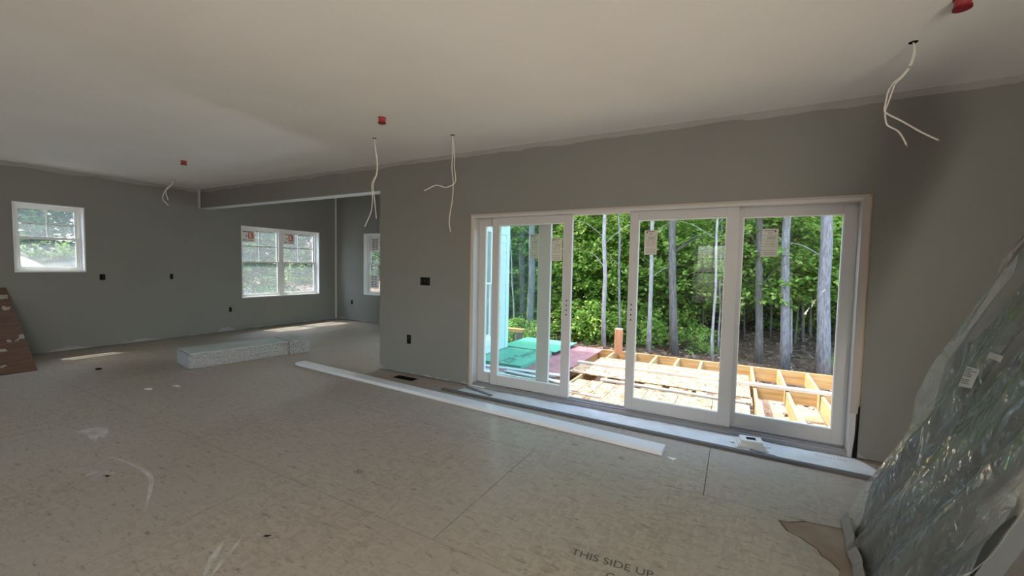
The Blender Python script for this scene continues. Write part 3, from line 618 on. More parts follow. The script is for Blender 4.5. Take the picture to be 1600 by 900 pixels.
# plywood sheet leaning on the far wall
B0 = atz(59, 579); top = atx(37, 449, L+.012)
rise = Vector((top.x-B0.x, 0, top.z)); wdp = 1.2; ll = rise.length
bm = bmesh.new(); box(bm, (-wdp, 0, 0), (0, .018, ll))
M_PLY = mat('brown_plywood', (.085, .042, .024), .6, c2=(.14, .075, .042), scale=3, stretch=(1, 1, 7), detail=6)
ply = mesh_obj('plywood_sheet', bm, M_PLY)
ez = rise.normalized(); ex = Vector((0, 1, 0)); ey = ez.cross(ex)
ply.matrix_world = Matrix(((ex.x, ey.x, ez.x, B0.x), (ex.y, ey.y, ez.y, B0.y), (ex.z, ey.z, ez.z, .004), (0, 0, 0, 1)))
tag(ply, 'brown plywood sheet with pale splatters leaning on the far wall', 'plywood')
nrm = -1 if ey.z < 0 else 1
PLYINV = ply.matrix_world.inverted()
for (px, py, rx, ry, rz, sd_) in ((3, 464, .07, .04, 0, 1), (9, 482, .035, .04, 0, 2), (20, 450, .05, .012, 0, 3), (29, 501, .06, .015, -.1, 4), (36, 526, .035, .03, .3, 5), (29, 530, .05, .010, .8, 6), (3, 548, .04, .03, 0, 7), (20, 478, .03, .02, .8, 8), (33, 455, .02, .04, -.5, 9), (14, 533, .02, .02, 0, 10), (5, 573, .03, .015, .4, 11)):
    N_ = ey; d = ray(px, py); q = CAM + d*((B0-CAM).dot(N_)/d.dot(N_)); q = PLYINV @ q
    if q.x > -.005 or q.x < -wdp: continue
    pts = blob((q.x, q.z), rx*.95, ry*1.1, rz, 14, .4, sd_); bm = bmesh.new()
    yy = .0188 if nrm > 0 else -.0008
    f = bm.faces.new([bm.verts.new((min(x, -.004), yy, z)) for x, z in pts]); bmesh.ops.triangulate(bm, faces=[f])
    mesh_obj('splatter', bm, mat('dull_splatter', (.36, .32, .27), .8), ply)

# ------------------------------------------------------------------ plastic wrapped panel leaning on the right wall
base_far = Vector((.635, -1.14, 0)); base_near = Vector((.56, -2.15, 0))
topdir = Vector((.54, -.02, 1.52)).normalized()
wr = thing('wrapped_slab', 'tall panel wrapped in shiny clear plastic leaning beside the sliding door', 'panel', (base_far+base_near)/2)
ev = (base_near-base_far); wv = ev.length; ev.normalize(); nv = ev.cross(topdir).normalized()
if nv.x > 0: nv = -nv
hv = 2.30
def surf(n, m, off, u0, u1, v0, v1, amp, nu, nvv, seed, flare=0.0, thick=.002):
    bm = bmesh.new(); R = random.Random(seed); ph = [R.uniform(0, 6) for _ in range(8)]; g = []
    for i in range(nu+1):
        row = []
        for j in range(nvv+1):
            a = u0+(u1-u0)*i/nu; b = v0+(v1-v0)*j/nvv
            s = a - .34*b       # folds run slanting up the panel
            f = math.sin(s*19+ph[0]+.8*math.sin(b*2.1+ph[1]))*.5+math.sin(s*33+ph[2]+b*1.3)*.28+math.sin(s*61+ph[3]-b*3)*.13+math.sin(b*7+a*5+ph[4])*.12
            f = math.copysign(abs(f)**.8, f)
            h = off+amp*f + R.uniform(-1, 1)*amp*.05
            if flare: h += flare*max(0, 1-b/.35)**2
            edge = (.016*math.sin(b*9+ph[5])+.012*math.sin(b*23+ph[6])) if i in (0,) and b > .05 else 0
            q = base_far+ev*(a+edge)+topdir*b+nv*h; q.z = max(q.z, .002); row.append(bm.verts.new(q-wr.location))
        g.append(row)
    for i in range(nu):
        for j in range(nvv): bm.faces.new((g[i][j], g[i+1][j], g[i+1][j+1], g[i][j+1]))
    bmesh.ops.recalc_face_normals(bm, faces=bm.faces)
    o = mesh_obj(n, bm, m, wr, True)
    if thick: s_ = o.modifiers.new('thick', 'SOLIDIFY'); s_.thickness = thick
    return o
# inner board
bm = bmesh.new(); P = []
for a in (0.05, wv-.02):
    for h in (0, -.05):
        for b in (0.02, hv-.02): q = base_far+ev*a+topdir*b+nv*h; q.z = max(q.z, .003); P.append(bm.verts.new(q-wr.location))
for f in ((0,1,3,2),(4,6,7,5),(0,4,5,1),(2,3,7,6),(0,2,6,4),(1,5,7,3)): bm.faces.new([P[i] for i in f])
bmesh.ops.recalc_face_normals(bm, faces=bm.faces); mesh_obj('board', bm, mat('slate_board', (.10, .105, .10), .6), wr)
surf('padding', mat('grey_green_padding', (.23, .225, .195), .5, c2=(.175, .17, .15), scale=3), .022, .04, wv-.01, .0, hv, .034, 40, 70, 7)
surf('plastic_film', mat_plastic('clear_plastic'), .046, -.015, wv+.02, .0, hv+.02, .036, 60, 110, 11, thick=.0)
surf('bottom_flap', mat('beige_flap', (.27, .235, .21), .5), .046, -.03, .60, .0, .07, .008, 30, 8, 5, flare=.02)
for C4 in (((1497, 603), (1518, 607), (1531, 578), (1511, 572)), ((1542, 558), (1563, 566), (1568, 557), (1547, 550))):
    Q = []
    for px, py in C4: d = ray(px, py); Q.append(CAM + d*((base_far+nv*.092-CAM).dot(nv)/d.dot(nv)) - wr.location)
    def pt(u, v_, h): return (Q[0]*(1-u)+Q[1]*u)*(1-v_)+(Q[3]*(1-u)+Q[2]*u)*v_ + nv*h
    bm = bmesh.new(); bm.faces.new([bm.verts.new(pt(u, v_, 0)) for u, v_ in ((0, 0), (1, 0), (1, 1), (0, 1))]); st_ = mesh_obj('sticker', bm, mat('sticker_dull', (.50, .50, .48), .5), wr)
    bm = bmesh.new(); R = random.Random(C4[0][0])
    for k in range(9 if C4[0][0] < 1530 else 4):
        v0 = .92-.09*k if C4[0][0] < 1530 else .85-.2*k
        if k in (5,): continue
        e_ = R.uniform(.45, .92); bm.faces.new([bm.verts.new(pt(u, v_, .001)) for u, v_ in ((.08, v0-.035), (e_, v0-.035), (e_, v0), (.08, v0))])
    mesh_obj('sticker_print', bm, M_STKI, st_)

# ------------------------------------------------------------------ outdoors: ground
def terrain(x, y):
    z = -.95 + .10*math.sin(x*.7+.3)*math.sin(y*.6)
    if y > 9: z += (y-9)*.018
    if y > 30: z += (y-30)**1.25*.12
    if x < -10: z += min((-10-x)*(.155-.075*min(max((y+.5)/2.5, 0), 1)), 2.2) + max(0, (-24-x))*.25
    if x > 9: z += (x-9)*.12
    if y < -9: z += (-9-y)*.03
    return z
bm = bmesh.new(); xs = sorted(set([-70+5*k for k in range(9)]+[-28+1.0*k for k in range(41)]+[13+5*k for k in range(8)])); ys = sorted(set([-40+5*k for k in range(6)]+[-12+1.0*k for k in range(46)]+[35+5*k for k in range(8)]))
RT = random.Random(3); g = [[bm.verts.new((x, y, terrain(x, y)+RT.uniform(-.05, .05))) for y in ys] for x in xs]
for i in range(len(xs)-1):
    for j in range(len(ys)-1): bm.faces.new((g[i][j], g[i+1][j], g[i+1][j+1], g[i][j+1]))
o = mesh_obj('ground', bm, M_SOIL, smooth=True); tag(o, 'brown leaf littered ground of the woods around the house', 'ground', kind='structure')
o.data.materials.append(M_BANK)
for p in o.data.polygons:
    if p.center.x < -9.5 and p.center.y < 9: p.material_index = 1
# raw clay under the deck
bm = bmesh.new(); g = [[bm.verts.new((-4.0+.25*i, .2+.25*j, -.80+.05*math.sin(i*1.3)*math.cos(j*.9)+RT.uniform(-.03, .03))) for j in range(19)] for i in range(31)]
for i in range(30):
    for j in range(18): bm.faces.new((g[i][j], g[i+1][j], g[i+1][j+1], g[i][j+1]))
tag(mesh_obj('clay_fill', bm, M_CLAY, smooth=True), 'rough orange clay showing between the open deck joists', 'soil', kind='structure')
bm = bmesh.new()
for k in range(260):
    x, y, s = RT.uniform(-.4, 3.2), RT.uniform(.6, 4.3), RT.uniform(.012, .05)
    mtx = Matrix.Translation((x, y, -.79+s*.4)) @ Matrix.Rotation(RT.uniform(0, 6), 4, 'Z') @ Matrix.Diagonal((s*1.5, s, s*.7, 1))
    bmesh.ops.create_icosphere(bm, subdivisions=1, radius=1, matrix=mtx)
o = mesh_obj('rubble', bm, mat('rubble', (.40, .34, .30), .95, c2=(.22, .19, .17), scale=5)); tag(o, 'grey stone rubble scattered on the clay under the joists', 'rubble', kind='stuff')

# ------------------------------------------------------------------ deck frame
ZT = -.29; DJ = .235
deck = thing('deck', 'new pine deck frame of joists and rim outside the sliding door', 'deck', (-1, 2.4, -.8))
def dk(n, lo, hi, m, bevel=.004): return place(bx(n, lo, hi, m, None, bevel), deck)
dk('rim_joist', (-4.0, 4.50, ZT-DJ), (3.2, 4.54, ZT), M_PINEX); dk('rim_joist', (3.2, .22, ZT-DJ), (3.24, 4.54, ZT), M_PINE)
dk('ledger', (-4.0, .18, ZT-DJ), (3.2, .22, ZT), M_PINEX)
jx = [.715+.4064*k for k in range(-11, 7)]
for x in jx: dk('joist', (x-.019, .22, ZT-DJ), (x+.019, 4.50, ZT), M_PINE)
for a, b in zip(jx, jx[1:]):
    if a > -.2: dk('blocking', (a+.019, 3.28, ZT-DJ), (b-.019, 3.318, ZT-.03), M_PINEX)
for x in jx[-8:]: dk('sister_joist', (x+.019, .22, ZT-DJ), (x+.057, 2.32, ZT), M_PINE)
for x in (-3.9, -1.0, 1.2, 3.1): dk('support_post', (x-.07, 4.30, -1.05), (x+.07, 4.44, ZT-DJ), M_PINE)
# sheets on the joists
def sheet(name, lab, lo, hi, m, rz=0, cat='sheet', bev=.002):
    o = bx(name, lo, hi, m, None, bev); o.rotation_euler = (0, 0, rz); return tag(o, lab, cat)
zs = ZT+.0005; R = random.Random(9)
# near course: narrow strips side by side
xs_ = [-2.06, -1.86, -1.675, -1.47, -1.02, -.62, -.20, .22]
labs = ['leftmost narrow strand board strip on the deck by the door', 'second narrow strand board strip from the left by the door', 'third narrow strand board strip from the left by the door', 'wider strand board piece seen in the open door gap', 'strand board piece left of middle behind the closed sliding panel', 'strand board piece right of middle behind the closed sliding panel', 'rightmost strand board piece beside the open joists']
for k in range(7): sheet('strand_board', labs[k], (xs_[k]+.004, .26+R.uniform(0, .02), zs), (xs_[k+1]-.004, 1.96+R.uniform(-.03, .03), zs+.018), M_OSB, cat='strand board')
sheet('strand_board', 'wide strand board sheet across the middle of the deck', (-2.36, 2.32, zs), (.24, 3.00, zs+.018), M_OSB, cat='strand board')
sheet('strand_board', 'far strand board sheet in front of the rim joist', (-2.20, 3.004, zs), (.24, 3.66, zs+.018), M_OSB, cat='strand board')
z2 = zs+.0185
sheet('long_plank', 'long pale plank lying across the deck and the open joists', (-2.42, 2.955, z2), (2.0, 3.055, z2+.040), M_PALE, .028, 'plank')
sheet('long_plank', 'thin pale plank in front of the wide strand board sheet', (-1.75, 2.04, zs), (.18, 2.12, zs+.03), M_PALE, -.035, 'plank')
sheet('short_plank', 'short pale plank near the door sill outside', (-2.30, 1.20, z2), (-1.50, 1.27, z2+.02), M_PALE, -.03, 'plank')
# corner post
pc = thing('deck_post', 'stubby reddish cedar post at the deck corner', 'post', (-2.03, 4.26, ZT))
bx('shaft', (-.068, -.068, .0005), (.068, .068, .50), M_POST, pc, .005); bx('top_cut', (-.066, -.066, .50), (.066, .066, .506), M_PALE, pc)
# red and green sheathing
sheet('red_sheet', 'dusty red sheathing sheet on the deck beyond the open door gap', (-3.62, 2.62, zs), (-2.38, 4.46, zs+.016), M_REDSH, cat='sheathing')
sheet('red_sheet', 'dusty red sheathing sheet nearer the door', (-3.62, .30, zs), (-2.40, 2.61, zs+.016), M_REDSH, cat='sheathing')
g1 = sheet('green_sheet', 'green sheathing sheet with black lettering left on the deck', (-4.00, 1.98, zs+.017), (-3.06, 3.27, zs+.075), M_GREEN, -.0, 'sheathing')
g2 = sheet('green_sheet', 'far green sheathing sheet partly in the sun', (-4.18, 3.28, zs+.078), (-2.98, 4.44, zs+.092), M_GREEN, -.02, 'sheathing')
text_obj('ZIP System', .30, mat('black_print', (.02, .03, .03), .6), g1, (.20, -.60, .0296), (0, 0, math.radians(88)), 0)
# white vinyl strips and crumpled film left of the door
M_STRIP = mat('pale_vinyl_strip', (.72, .78, .80), .4)
stripsP = [((753, 571), (880, 588), .05, 'pale vinyl strip farthest from the door sill', .10), ((755, 578), (868, 607), .045, 'long pale vinyl strip slanting towards the door sill', .14), ((752, 588), (850, 606), .045, 'pale vinyl strip nearest the door sill', .10), ((790, 580), (905, 604), .04, 'pale vinyl strip reaching past the left sliding panel', .12)]
for A, B, wd, lab, zz in stripsP:
    q0, q1 = atz(*A, ZT+zz), atz(*B, ZT+zz); q0.y = max(q0.y, .5); q1.y = max(q1.y, .42); d = q1-q0
    bm = bmesh.new(); hw = wd
    prof = [(-hw, 0), (-hw, .018), (-hw*.7, .018), (-hw*.6, .004), (hw*.6, .004), (hw*.7, .018), (hw, .018), (hw, 0)]
    ends = [[bm.verts.new((s*d.length/2, y, z)) for y, z in prof] for s in (-1, 1)]
    for k in range(8): bm.faces.new((ends[0][k], ends[0][(k+1) % 8], ends[1][(k+1) % 8], ends[1][k]))
    bm.faces.new(ends[0]); bm.faces.new(list(reversed(ends[1]))); bmesh.ops.recalc_face_normals(bm, faces=bm.faces)
    o = mesh_obj('vinyl_strip', bm, M_STRIP); o.location = ((q0+q1)/2).xy.to_3d()+Vector((0, 0, ZT+zz)); o.rotation_euler = (0, 0, math.atan2(d.y, d.x)); tag(o, lab, 'strip')
bm = bmesh.new(); c = atz(825, 585, ZT+.06); R = random.Random(12); n_ = 16
g = [[bm.verts.new((-.40+.8*i/n_, -.14+.28*j/n_, .01+abs(R.gauss(0, .018))*math.sin(math.pi*i/n_)*math.sin(math.pi*j/n_)*2.2)) for j in range(n_+1)] for i in range(n_+1)]
for i in range(n_):
    for j in range(n_): bm.faces.new((g[i][j], g[i+1][j], g[i+1][j+1], g[i][j+1]))
o = mesh_obj('plastic_film_heap', bm, mat('dark_film', (.05, .06, .065), .22)); o.location = (c.x, c.y, ZT+.015); o.rotation_euler = (0, 0, .2); tag(o, 'crumpled dark plastic film among the vinyl strips', 'film')
o.modifiers.new('t', 'SOLIDIFY').thickness = .002

# ------------------------------------------------------------------ siding on the alcove wall
XS = XE+T+.001
sw_ = thing('wall_exterior', 'pale lap sided outside wall seen through the left door panel', 'wall', (XS, .2, -.2), kind='structure')
zk = -.20; k = 0
while zk < H2+.02:
    for y0, y1 in ((.18, W4[0]-.10), (W4[1]+.10, YB+T-.02)) if zk+.15 > W4[2]-.1 and zk < W4[3]+.08 else ((.18, YB+T-.02),):
        bm = bmesh.new(); v_ = [bm.verts.new(p) for p in ((0, y0, 0), (.022, y0, 0), (.008, y0, .172), (0, y0, .172), (0, y1, 0), (.022, y1, 0), (.008, y1, .172), (0, y1, .172))]
        for f in ((0,1,2,3),(7,6,5,4),(0,4,5,1),(1,5,6,2),(2,6,7,3),(3,7,4,0)): bm.faces.new([v_[i] for i in f])
        bmesh.ops.recalc_face_normals(bm, faces=bm.faces); o = mesh_obj('siding_board', bm, M_SIDING, sw_); o.location = (0, -.2, zk+.2)
    zk += .16
def sb(n, lo, hi, m): return place(bx(n, lo, hi, m, None, .003), sw_)
sb('corner_post', (XS-.04, YB+T-.08, -.20), (XS+.032, YB+T+.032, H2+.09), mat('corner_mint', (.66, .78, .75), .5))
for lo, hi in (((XS, W4[0]-.10, W4[2]-.1), (XS+.03, W4[0], W4[3]+.09)), ((XS, W4[1], W4[2]-.1), (XS+.03, W4[1]+.10, W4[3]+.09)), ((XS, W4[0], W4[3]), (XS+.03, W4[1], W4[3]+.09)), ((XS, W4[0], W4[2]-.1), (XS+.03, W4[1], W4[2]))): sb('window_casing', lo, hi, M_WHITE)
sb('foundation_board', (XS-.10, .18, -.95), (XS+.0, YB+T, -.20), mat('foundation', (.45, .44, .42), .9))

# ------------------------------------------------------------------ foliage meshes
rng = np.random.default_rng(5)
def leaf_mesh(name, centers, dirs, size, m, spread=.55, up=.75):
    """one diamond leaf per centre; lies roughly flat with a random tilt"""
    n = len(centers); a = np.arctan2(dirs[:, 1], dirs[:, 0]) + rng.normal(0, spread, n)
    t = np.stack([np.cos(a), np.sin(a), rng.normal(-.15, .35, n)], 1); t /= np.linalg.norm(t, axis=1, keepdims=True)
    nrm = np.stack([rng.normal(0, .5, n), rng.normal(0, .5, n), np.full(n, up)], 1); s = np.cross(nrm, t); s /= np.linalg.norm(s, axis=1, keepdims=True)
    L_ = size*rng.uniform(.65, 1.25, n)[:, None]; W_ = L_*.30
    dz = np.zeros_like(t); dz[:, 2] = -.12
    v = np.stack([centers-t*L_*.5, centers+s*W_, centers+t*L_*.5+dz*L_, centers-s*W_], 1).reshape(-1, 3)
    me = bpy.data.meshes.new(name); me.vertices.add(4*n); me.vertices.foreach_set('co', v.astype(np.float32).ravel())
    me.loops.add(4*n); me.loops.foreach_set('vertex_index', np.arange(4*n, dtype=np.int32)); me.polygons.add(n)
    me.polygons.foreach_set('loop_start', np.arange(0, 4*n, 4, dtype=np.int32)); me.polygons.foreach_set('loop_total', np.full(n, 4, dtype=np.int32))
    me.update(); me.validate(); me.materials.append(m); return me
def sprays(n_spray, per, rad, z0, z1, length, flat=.05, core=.0, shape=None):
    """leaves strung along near-horizontal twigs inside a crown"""
    th = rng.uniform(0, 2*np.pi, n_spray); z = rng.uniform(z0, z1, n_spray); rr = rad*np.sqrt(rng.uniform(core, 1, n_spray))
    if shape is not None: rr = rr*shape((z-z0)/(z1-z0))
    o = np.stack([np.cos(th)*rr, np.sin(th)*rr, z], 1); d = np.stack([np.cos(th+rng.normal(0, .7, n_spray)), np.sin(th+rng.normal(0, .7, n_spray)), rng.normal(-.08, .15, n_spray)], 1)
    u = rng.uniform(0, 1, (n_spray, per)); side = np.cross(d, [0, 0, 1.]); ss = rng.normal(0, .30, (n_spray, per))*(1.1-u)
    c = o[:, None, :]+d[:, None, :]*u[..., None]*length+side[:, None, :]*ss[..., None]*length
    c[..., 2] += rng.normal(0, flat, c.shape[:2])-.25*length*u**2
    return c.reshape(-1, 3), np.repeat(d, per, 0)
round_ = lambda t: np.sqrt(np.clip(1-(2*t-1)**2*.8, .05, 1))
cone_ = lambda t: np.clip(1.05-.75*t, .1, 1)
UND = [leaf_mesh('understory_leaves', *sprays(300, 42, 1.7, .1, 4.4, .8, shape=cone_), .14, M_LEAF), leaf_mesh('understory_leaves', *sprays(300, 40, 2.0, .7, 5.2, .95, shape=round_), .145, M_LEAF), leaf_mesh('understory_leaves', *sprays(230, 42, 1.5, .2, 3.4, .8, shape=cone_), .13, M_LEAF), leaf_mesh('understory_leaves', *sprays(210, 40, 1.9, 1.7, 4.8, .95, shape=round_), .145, M_LEAF)]
SHR = [leaf_mesh('shrub_leaves', *sprays(110, 40, .75, .05, 1.1, .5, shape=round_), .10, M_LEAF), leaf_mesh('shrub_leaves', *sprays(80, 40, .6, .05, .8, .45, shape=round_), .09, M_LEAF)]
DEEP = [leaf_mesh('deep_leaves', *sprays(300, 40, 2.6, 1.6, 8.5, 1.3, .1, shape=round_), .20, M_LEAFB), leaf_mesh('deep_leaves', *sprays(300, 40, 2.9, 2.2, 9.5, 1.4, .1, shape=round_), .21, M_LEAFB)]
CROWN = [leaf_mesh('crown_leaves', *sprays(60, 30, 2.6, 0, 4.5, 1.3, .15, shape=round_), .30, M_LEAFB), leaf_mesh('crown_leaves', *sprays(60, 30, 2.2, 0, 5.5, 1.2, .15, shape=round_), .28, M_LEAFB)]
def foliage(me, parent, loc, rz, sc=1.0, name='foliage'):
    o = bpy.data.objects.new(name, me); col.objects.link(o); o.parent = parent; o.location = loc; o.rotation_euler = (0, 0, rz); o.scale = (sc,)*3; o['kind'] = 'stuff'; return o
RB = random.Random(21)
def trunk_mesh(base, top, r, m, parent, n=10, seg=9, wob=.03):
    pts = [base+(top-base)*(k/seg)+Vector((RB.uniform(-wob, wob), RB.uniform(-wob, wob), 0))*(0 if k == 0 else 1) for k in range(seg+1)]
    tp = [1.22]+[1-.045*k for k in range(1, seg+1)]
    bm = bmesh.new(); tube(bm, pts, r, n, tp); return mesh_obj('trunk', bm, m, parent, True)
def branch(parent, p0, p1, r, m):
    mid = (p0+p1)/2+Vector((0, 0, (p1-p0).length*.10)); bm = bmesh.new(); tube(bm, smooth_path([p0, mid, p1], 4), r, 6, [1-.09*k for k in range(9)]); return mesh_obj('branch', bm, m, parent, True)
def main_tree(label, pt, pb, y, diam, m, crown=0, nb=3, height=9.5):
    """pt / pb: pixels of the trunk at two heights, y: how far out it stands"""
    A, B = aty(*pt, y), aty(*pb, y); sl = (A.x-B.x)/(A.z-B.z); zg = terrain(B.x, y)-.05
    base = Vector((B.x+sl*(zg-B.z), y, zg)); t = thing('tree', label, 'tree', base, group='trees beyond the deck')
    trunk_mesh(Vector(), Vector((sl*height, 0, height)), diam/2, m, t)
    for k in range(nb):
        z = RB.uniform(1.8, 5.0); a = RB.uniform(0, 6.28); ln = RB.uniform(.8, 1.8)
        branch(t, Vector((sl*z, 0, z)), Vector((sl*z+math.cos(a)*ln, math.sin(a)*ln, z+ln*.45)), diam*.045+.005, m)
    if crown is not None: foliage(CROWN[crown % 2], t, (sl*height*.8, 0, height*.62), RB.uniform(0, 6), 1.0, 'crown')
    return t
main_tree('thick grey rough barked trunk near the right door jamb', (1291, 340), (1285, 580), 7.9, .28, M_BARK, 0)
main_tree('pale grey trunk left of the thickest one at the right', (1229, 340), (1226, 575), 8.2, .21, M_BARK, 1)
main_tree('dark trunk behind the sticker of the fixed right panel', (1187, 345), (1185, 560), 8.6, .19, M_BARKD, None)
main_tree('slender pale stem beside the pale grey trunk', (1238, 340), (1236, 470), 10.2, .09, M_BARKL, None, 4, 6)
main_tree('slender pale trunk behind the sticker of the sliding panel', (1020, 346), (1013, 555), 7.6, .115, M_BARKL, 1)
main_tree('straight brown trunk in the middle of the closed sliding panel', (1051, 346), (1053, 552), 7.9, .215, M_BARKD, 0)
main_tree('very thin white stem near the right stile of the sliding panel', (1120, 346), (1113, 560), 7.8, .07, M_BARKL, None, 6, 6)
main_tree('thin grey stem just right of the white one', (1127, 346), (1122, 560), 9.0, .05, M_BARKL, None, 4, 6)
main_tree('straight lilac grey trunk in the open door gap', (945, 340), (943, 545), 7.5, .125, M_BARKL, 1)
main_tree('thin grey stem at the right of the open door gap', (968, 340), (967, 550), 7.9, .07, M_BARK, None, 5, 7)
main_tree('sturdy bluish trunk behind the green sticker of the left panel', (831, 350), (829, 545), 7.4, .22, M_BARK, 0)
main_tree('dark trunk left of the sturdy bluish one', (816, 350), (816, 500), 9.0, .23, M_BARKD, None)
main_tree('thin leaning pale stem close to the sided corner', (797, 370), (805, 545), 7.4, .05, M_BARKL, None, 3, 6)
# understory saplings
def sapling(label, x, y, k, sc, group, stem=M_BARKD, nm='sapling'):
    t = thing(nm, label, 'sapling', (x, y, terrain(x, y)-.03), RB.uniform(0, 6.28), group=group)
    h = (4.4, 5.0, 3.3, 4.7)[k]*sc; trunk_mesh(Vector(), Vector((RB.uniform(-.2, .2), RB.uniform(-.2, .2), h)), .022*sc+.008, stem, t, 6, 6, .03); foliage(UND[k], t, (0, 0, 0), 0, sc); return t
SAP = [(-8.0, 10.2, 1, .95, 'leafy sapling behind the sided house corner'), (-6.2, 11.0, 0, 1, 'leafy sapling behind the sturdy bluish trunk'), (-5.2, 10.0, 2, .9, 'leafy sapling behind the right stile of the left sliding panel'),
       (-4.2, 10.8, 1, 1, 'leafy sapling behind the lilac grey trunk in the door gap'), (-3.1, 10.3, 0, .95, 'leafy sapling behind the left stile of the closed sliding panel'), (-2.0, 11.2, 1, 1, 'leafy sapling behind the straight brown trunk'),
       (-.9, 10.4, 3, .9, 'leafy sapling behind the very thin white stem'), (-.1, 11.8, 3, 1.05, 'leafy sapling behind the stiles between the two right panels'), (.6, 9.9, 3, .95, 'leafy sapling around the dark trunk of the fixed right panel'),
       (1.7, 11.6, 3, 1.05, 'leafy sapling behind the pale grey trunk at the right'), (2.9, 10.6, 3, 1, 'leafy sapling behind the right stile of the fixed right panel'), (-7.0, 13.0, 1, 1.1, 'taller sapling deeper in behind the left sliding panel'),
       (3.2, 13.4, 3, 1.15, 'taller sapling deeper in beside the right door jamb'), (-9.8, 12.2, 0, 1.1, 'leafy sapling farthest left behind the narrow strip of glass'), (-2.6, 13.2, 1, 1.1, 'taller sapling deeper in behind the sticker of the sliding panel'),
       (1.2, 15.5, 2, 1.1, 'low sapling deep in the woods behind the dark right trunk'), (3.9, 15.8, 2, 1.2, 'low sapling deep in the woods right of the thickest trunk'), (2.4, 14.6, 2, .8, 'low sapling deep in the woods left of the thickest trunk')]
for x, y, k, sc, lab in SAP: sapling(lab, x, y, k, sc, 'leafy saplings beyond the deck')
for x, y, k, sc, lab in ((-4.1, 8.7, 0, 1.2, 'low shrub behind the open door gap past the deck rim'), (-5.6, 7.0, 1, 1.0, 'low shrub left of the sturdy bluish trunk'), (2.75, 8.3, 1, .75, 'low shrub right of the thickest trunk'), (-1.1, 9.0, 1, .9, 'low shrub behind the rim joist at the closed panel'), (-2.7, 8.8, 0, 1.0, 'low shrub behind the stubby cedar post')):
    t = thing('shrub', lab, 'shrub', (x, y, terrain(x, y)-.02), RB.uniform(0, 6)); foliage(SHR[k], t, (0, 0, 0), 0, sc)
    for q in range(4): a = q*1.6; branch(t, Vector((0, 0, 0)), Vector((math.cos(a)*.3*sc, math.sin(a)*.3*sc, .6*sc)), .008, M_BARKD)
for px, yy, dm, lab in ((1205, 12.5, .06, 'thin dark stem between the dark and the pale grey trunk'), (1255, 12.0, .10, 'dark stem just right of the pale grey trunk'), (1268, 13.0, .07, 'thin dark stem left of the thickest trunk'), (1165, 12.0, .06, 'thin dark stem at the left edge of the fixed right panel'), (1310, 13.0, .10, 'dark stem at the right edge of the fixed right panel'), (1000, 12.0, .12, 'dark trunk behind the left stile of the closed sliding panel'), (1085, 13.0, .14, 'shadowed trunk right of the straight brown one'), (912, 12.0, .06, 'thin dark stem at the left of the open door gap')):
    main_tree(lab, (px, 345), (px-2, 540), yy, dm, M_BARKD, None, 2, 7)
# deeper woods
def wood_tree(x, y, k, sc, lab, grp):
    t = thing('forest_tree', lab, 'tree', (x, y, terrain(x, y)-.05), RB.uniform(0, 6.28), group=grp)
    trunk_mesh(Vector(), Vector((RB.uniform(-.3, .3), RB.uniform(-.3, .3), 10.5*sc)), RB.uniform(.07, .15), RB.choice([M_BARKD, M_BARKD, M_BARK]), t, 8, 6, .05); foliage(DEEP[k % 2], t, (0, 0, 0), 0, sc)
DP = []
for yy, n, x0, x1 in ((14.5, 8, -13, 7), (17.5, 9, -17, 9), (21, 10, -21, 11), (25, 11, -26, 13), (29, 11, -30, 15)):
    for k in range(n): DP.append((x0+(x1-x0)*(k+.5)/n+RB.uniform(-.8, .8), yy+RB.uniform(-1, 1), len(DP), RB.uniform(.9, 1.15)))
for x, y, k, sc in DP: wood_tree(x, y, k, sc, 'background tree in the deep woods beyond the deck', 'deep woods behind the deck')
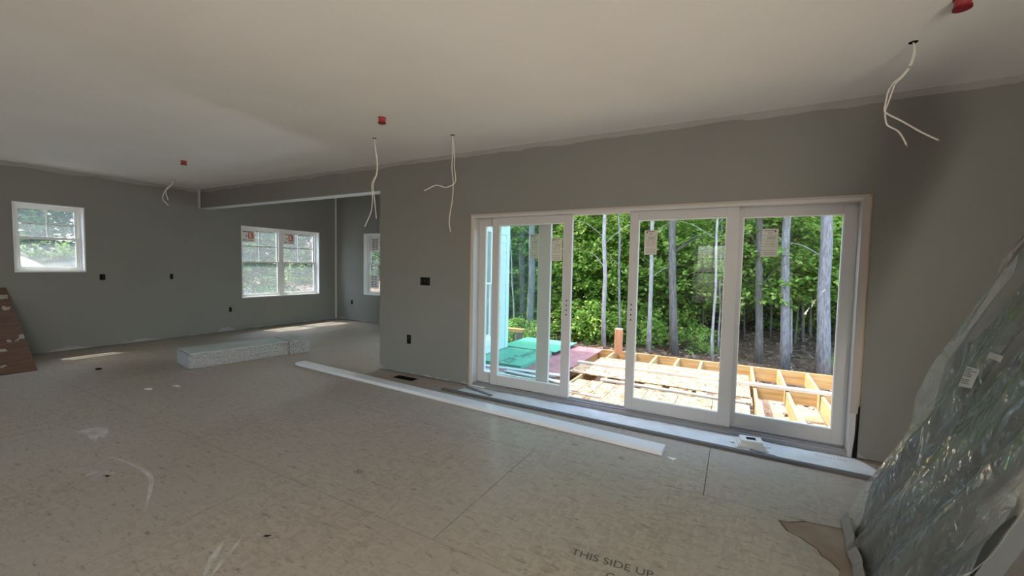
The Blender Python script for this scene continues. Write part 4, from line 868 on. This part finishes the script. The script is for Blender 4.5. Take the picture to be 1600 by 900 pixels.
# side yard seen through the far windows
for k, (x, y, sc) in enumerate([(-19, -6.5, 1), (-20, -3.2, 1.1), (-18.5, -.5, 1), (-21, 2.2, 1.1), (-18, 4.6, 1), (-20, 7.6, 1.1), (-17, 9.8, 1), (-24, -5, 1.2), (-24, 0, 1.2), (-24, 5, 1.2), (-12.5, 8.5, .9), (-9.8, 9.6, .9), (-13.5, 12.5, 1)]):
    wood_tree(x, y, k, sc, 'tree on the bank beyond the far windows', 'trees beyond the far windows')
def ground_hit(px, py):
    d = ray(px, py)
    for k in range(200, 900):
        P = CAM + d*(k*.05)
        if P.z < terrain(P.x, P.y): return P
    return P
_a, _b, _c = ground_hit(70, 404), ground_hit(116, 400), ground_hit(478, 440)
for k, (x, y, sc, kk) in enumerate([(_a.x, _a.y, 1.0, 0), (_b.x, _b.y, .8, 1), (_c.x, _c.y, 1.3, 0)]):
    t = thing('shrub', ['bright shrub on the bank seen through the small window', 'lesser shrub on the bank at the edge of the small window', 'shrub on the bank seen through the twin window'][k], 'shrub', (x, y, terrain(x, y)-.02)); foliage(SHR[kk], t, (0, 0, 0), k, sc)
    for q in range(4): a = q*1.6; branch(t, Vector((0, 0, 0)), Vector((math.cos(a)*.3*sc, math.sin(a)*.3*sc, .6*sc)), .008, M_BARKD)
for x, y, k, sc, lab in ((-17.2, 3.2, 3, .9, 'leafy sapling on the bank seen in the left half of the twin window'), (-16.8, 5.4, 0, .8, 'bright leafy sapling on the bank seen in the right half of the twin window'), (-18, 7.2, 1, 1, 'leafy sapling on the bank past the right edge of the twin window')): sapling(lab, x, y, k, sc, 'saplings beyond the twin window')
# fallen leaves
n_ = 9000; cx_ = np.stack([rng.uniform(-10, 6, n_), rng.uniform(4.8, 22, n_), np.zeros(n_)], 1)
for i in range(n_): cx_[i, 2] = terrain(cx_[i, 0], cx_[i, 1])+.04
dd = rng.normal(0, 1, (n_, 3)); o = bpy.data.objects.new('fallen_leaves', leaf_mesh('fallen_leaves', cx_, dd, .14, M_LITTER, 3, 1.6)); col.objects.link(o)
tag(o, 'brown fallen leaves covering the woodland ground', 'leaves', kind='stuff')
# lumber resting on a stump beside the alcove corner
q = aty(808, 513, 5.6); t = thing('lumber_stack', 'short yellow planks resting on a stump past the sided corner', 'lumber', (q.x, 5.6, terrain(q.x, 5.6)))
hz_ = q.z-terrain(q.x, 5.6)
bm = bmesh.new(); tube(bm, [(.05, 0, -.05), (.05, 0, hz_-.10)], .11, 10); mesh_obj('stump', bm, M_BARKD, t)
for k in range(2): bx('plank', (-.30, -.1, hz_-.095+.045*k), (.20, .1, hz_-.053+.045*k), M_PINEX, t, .003)
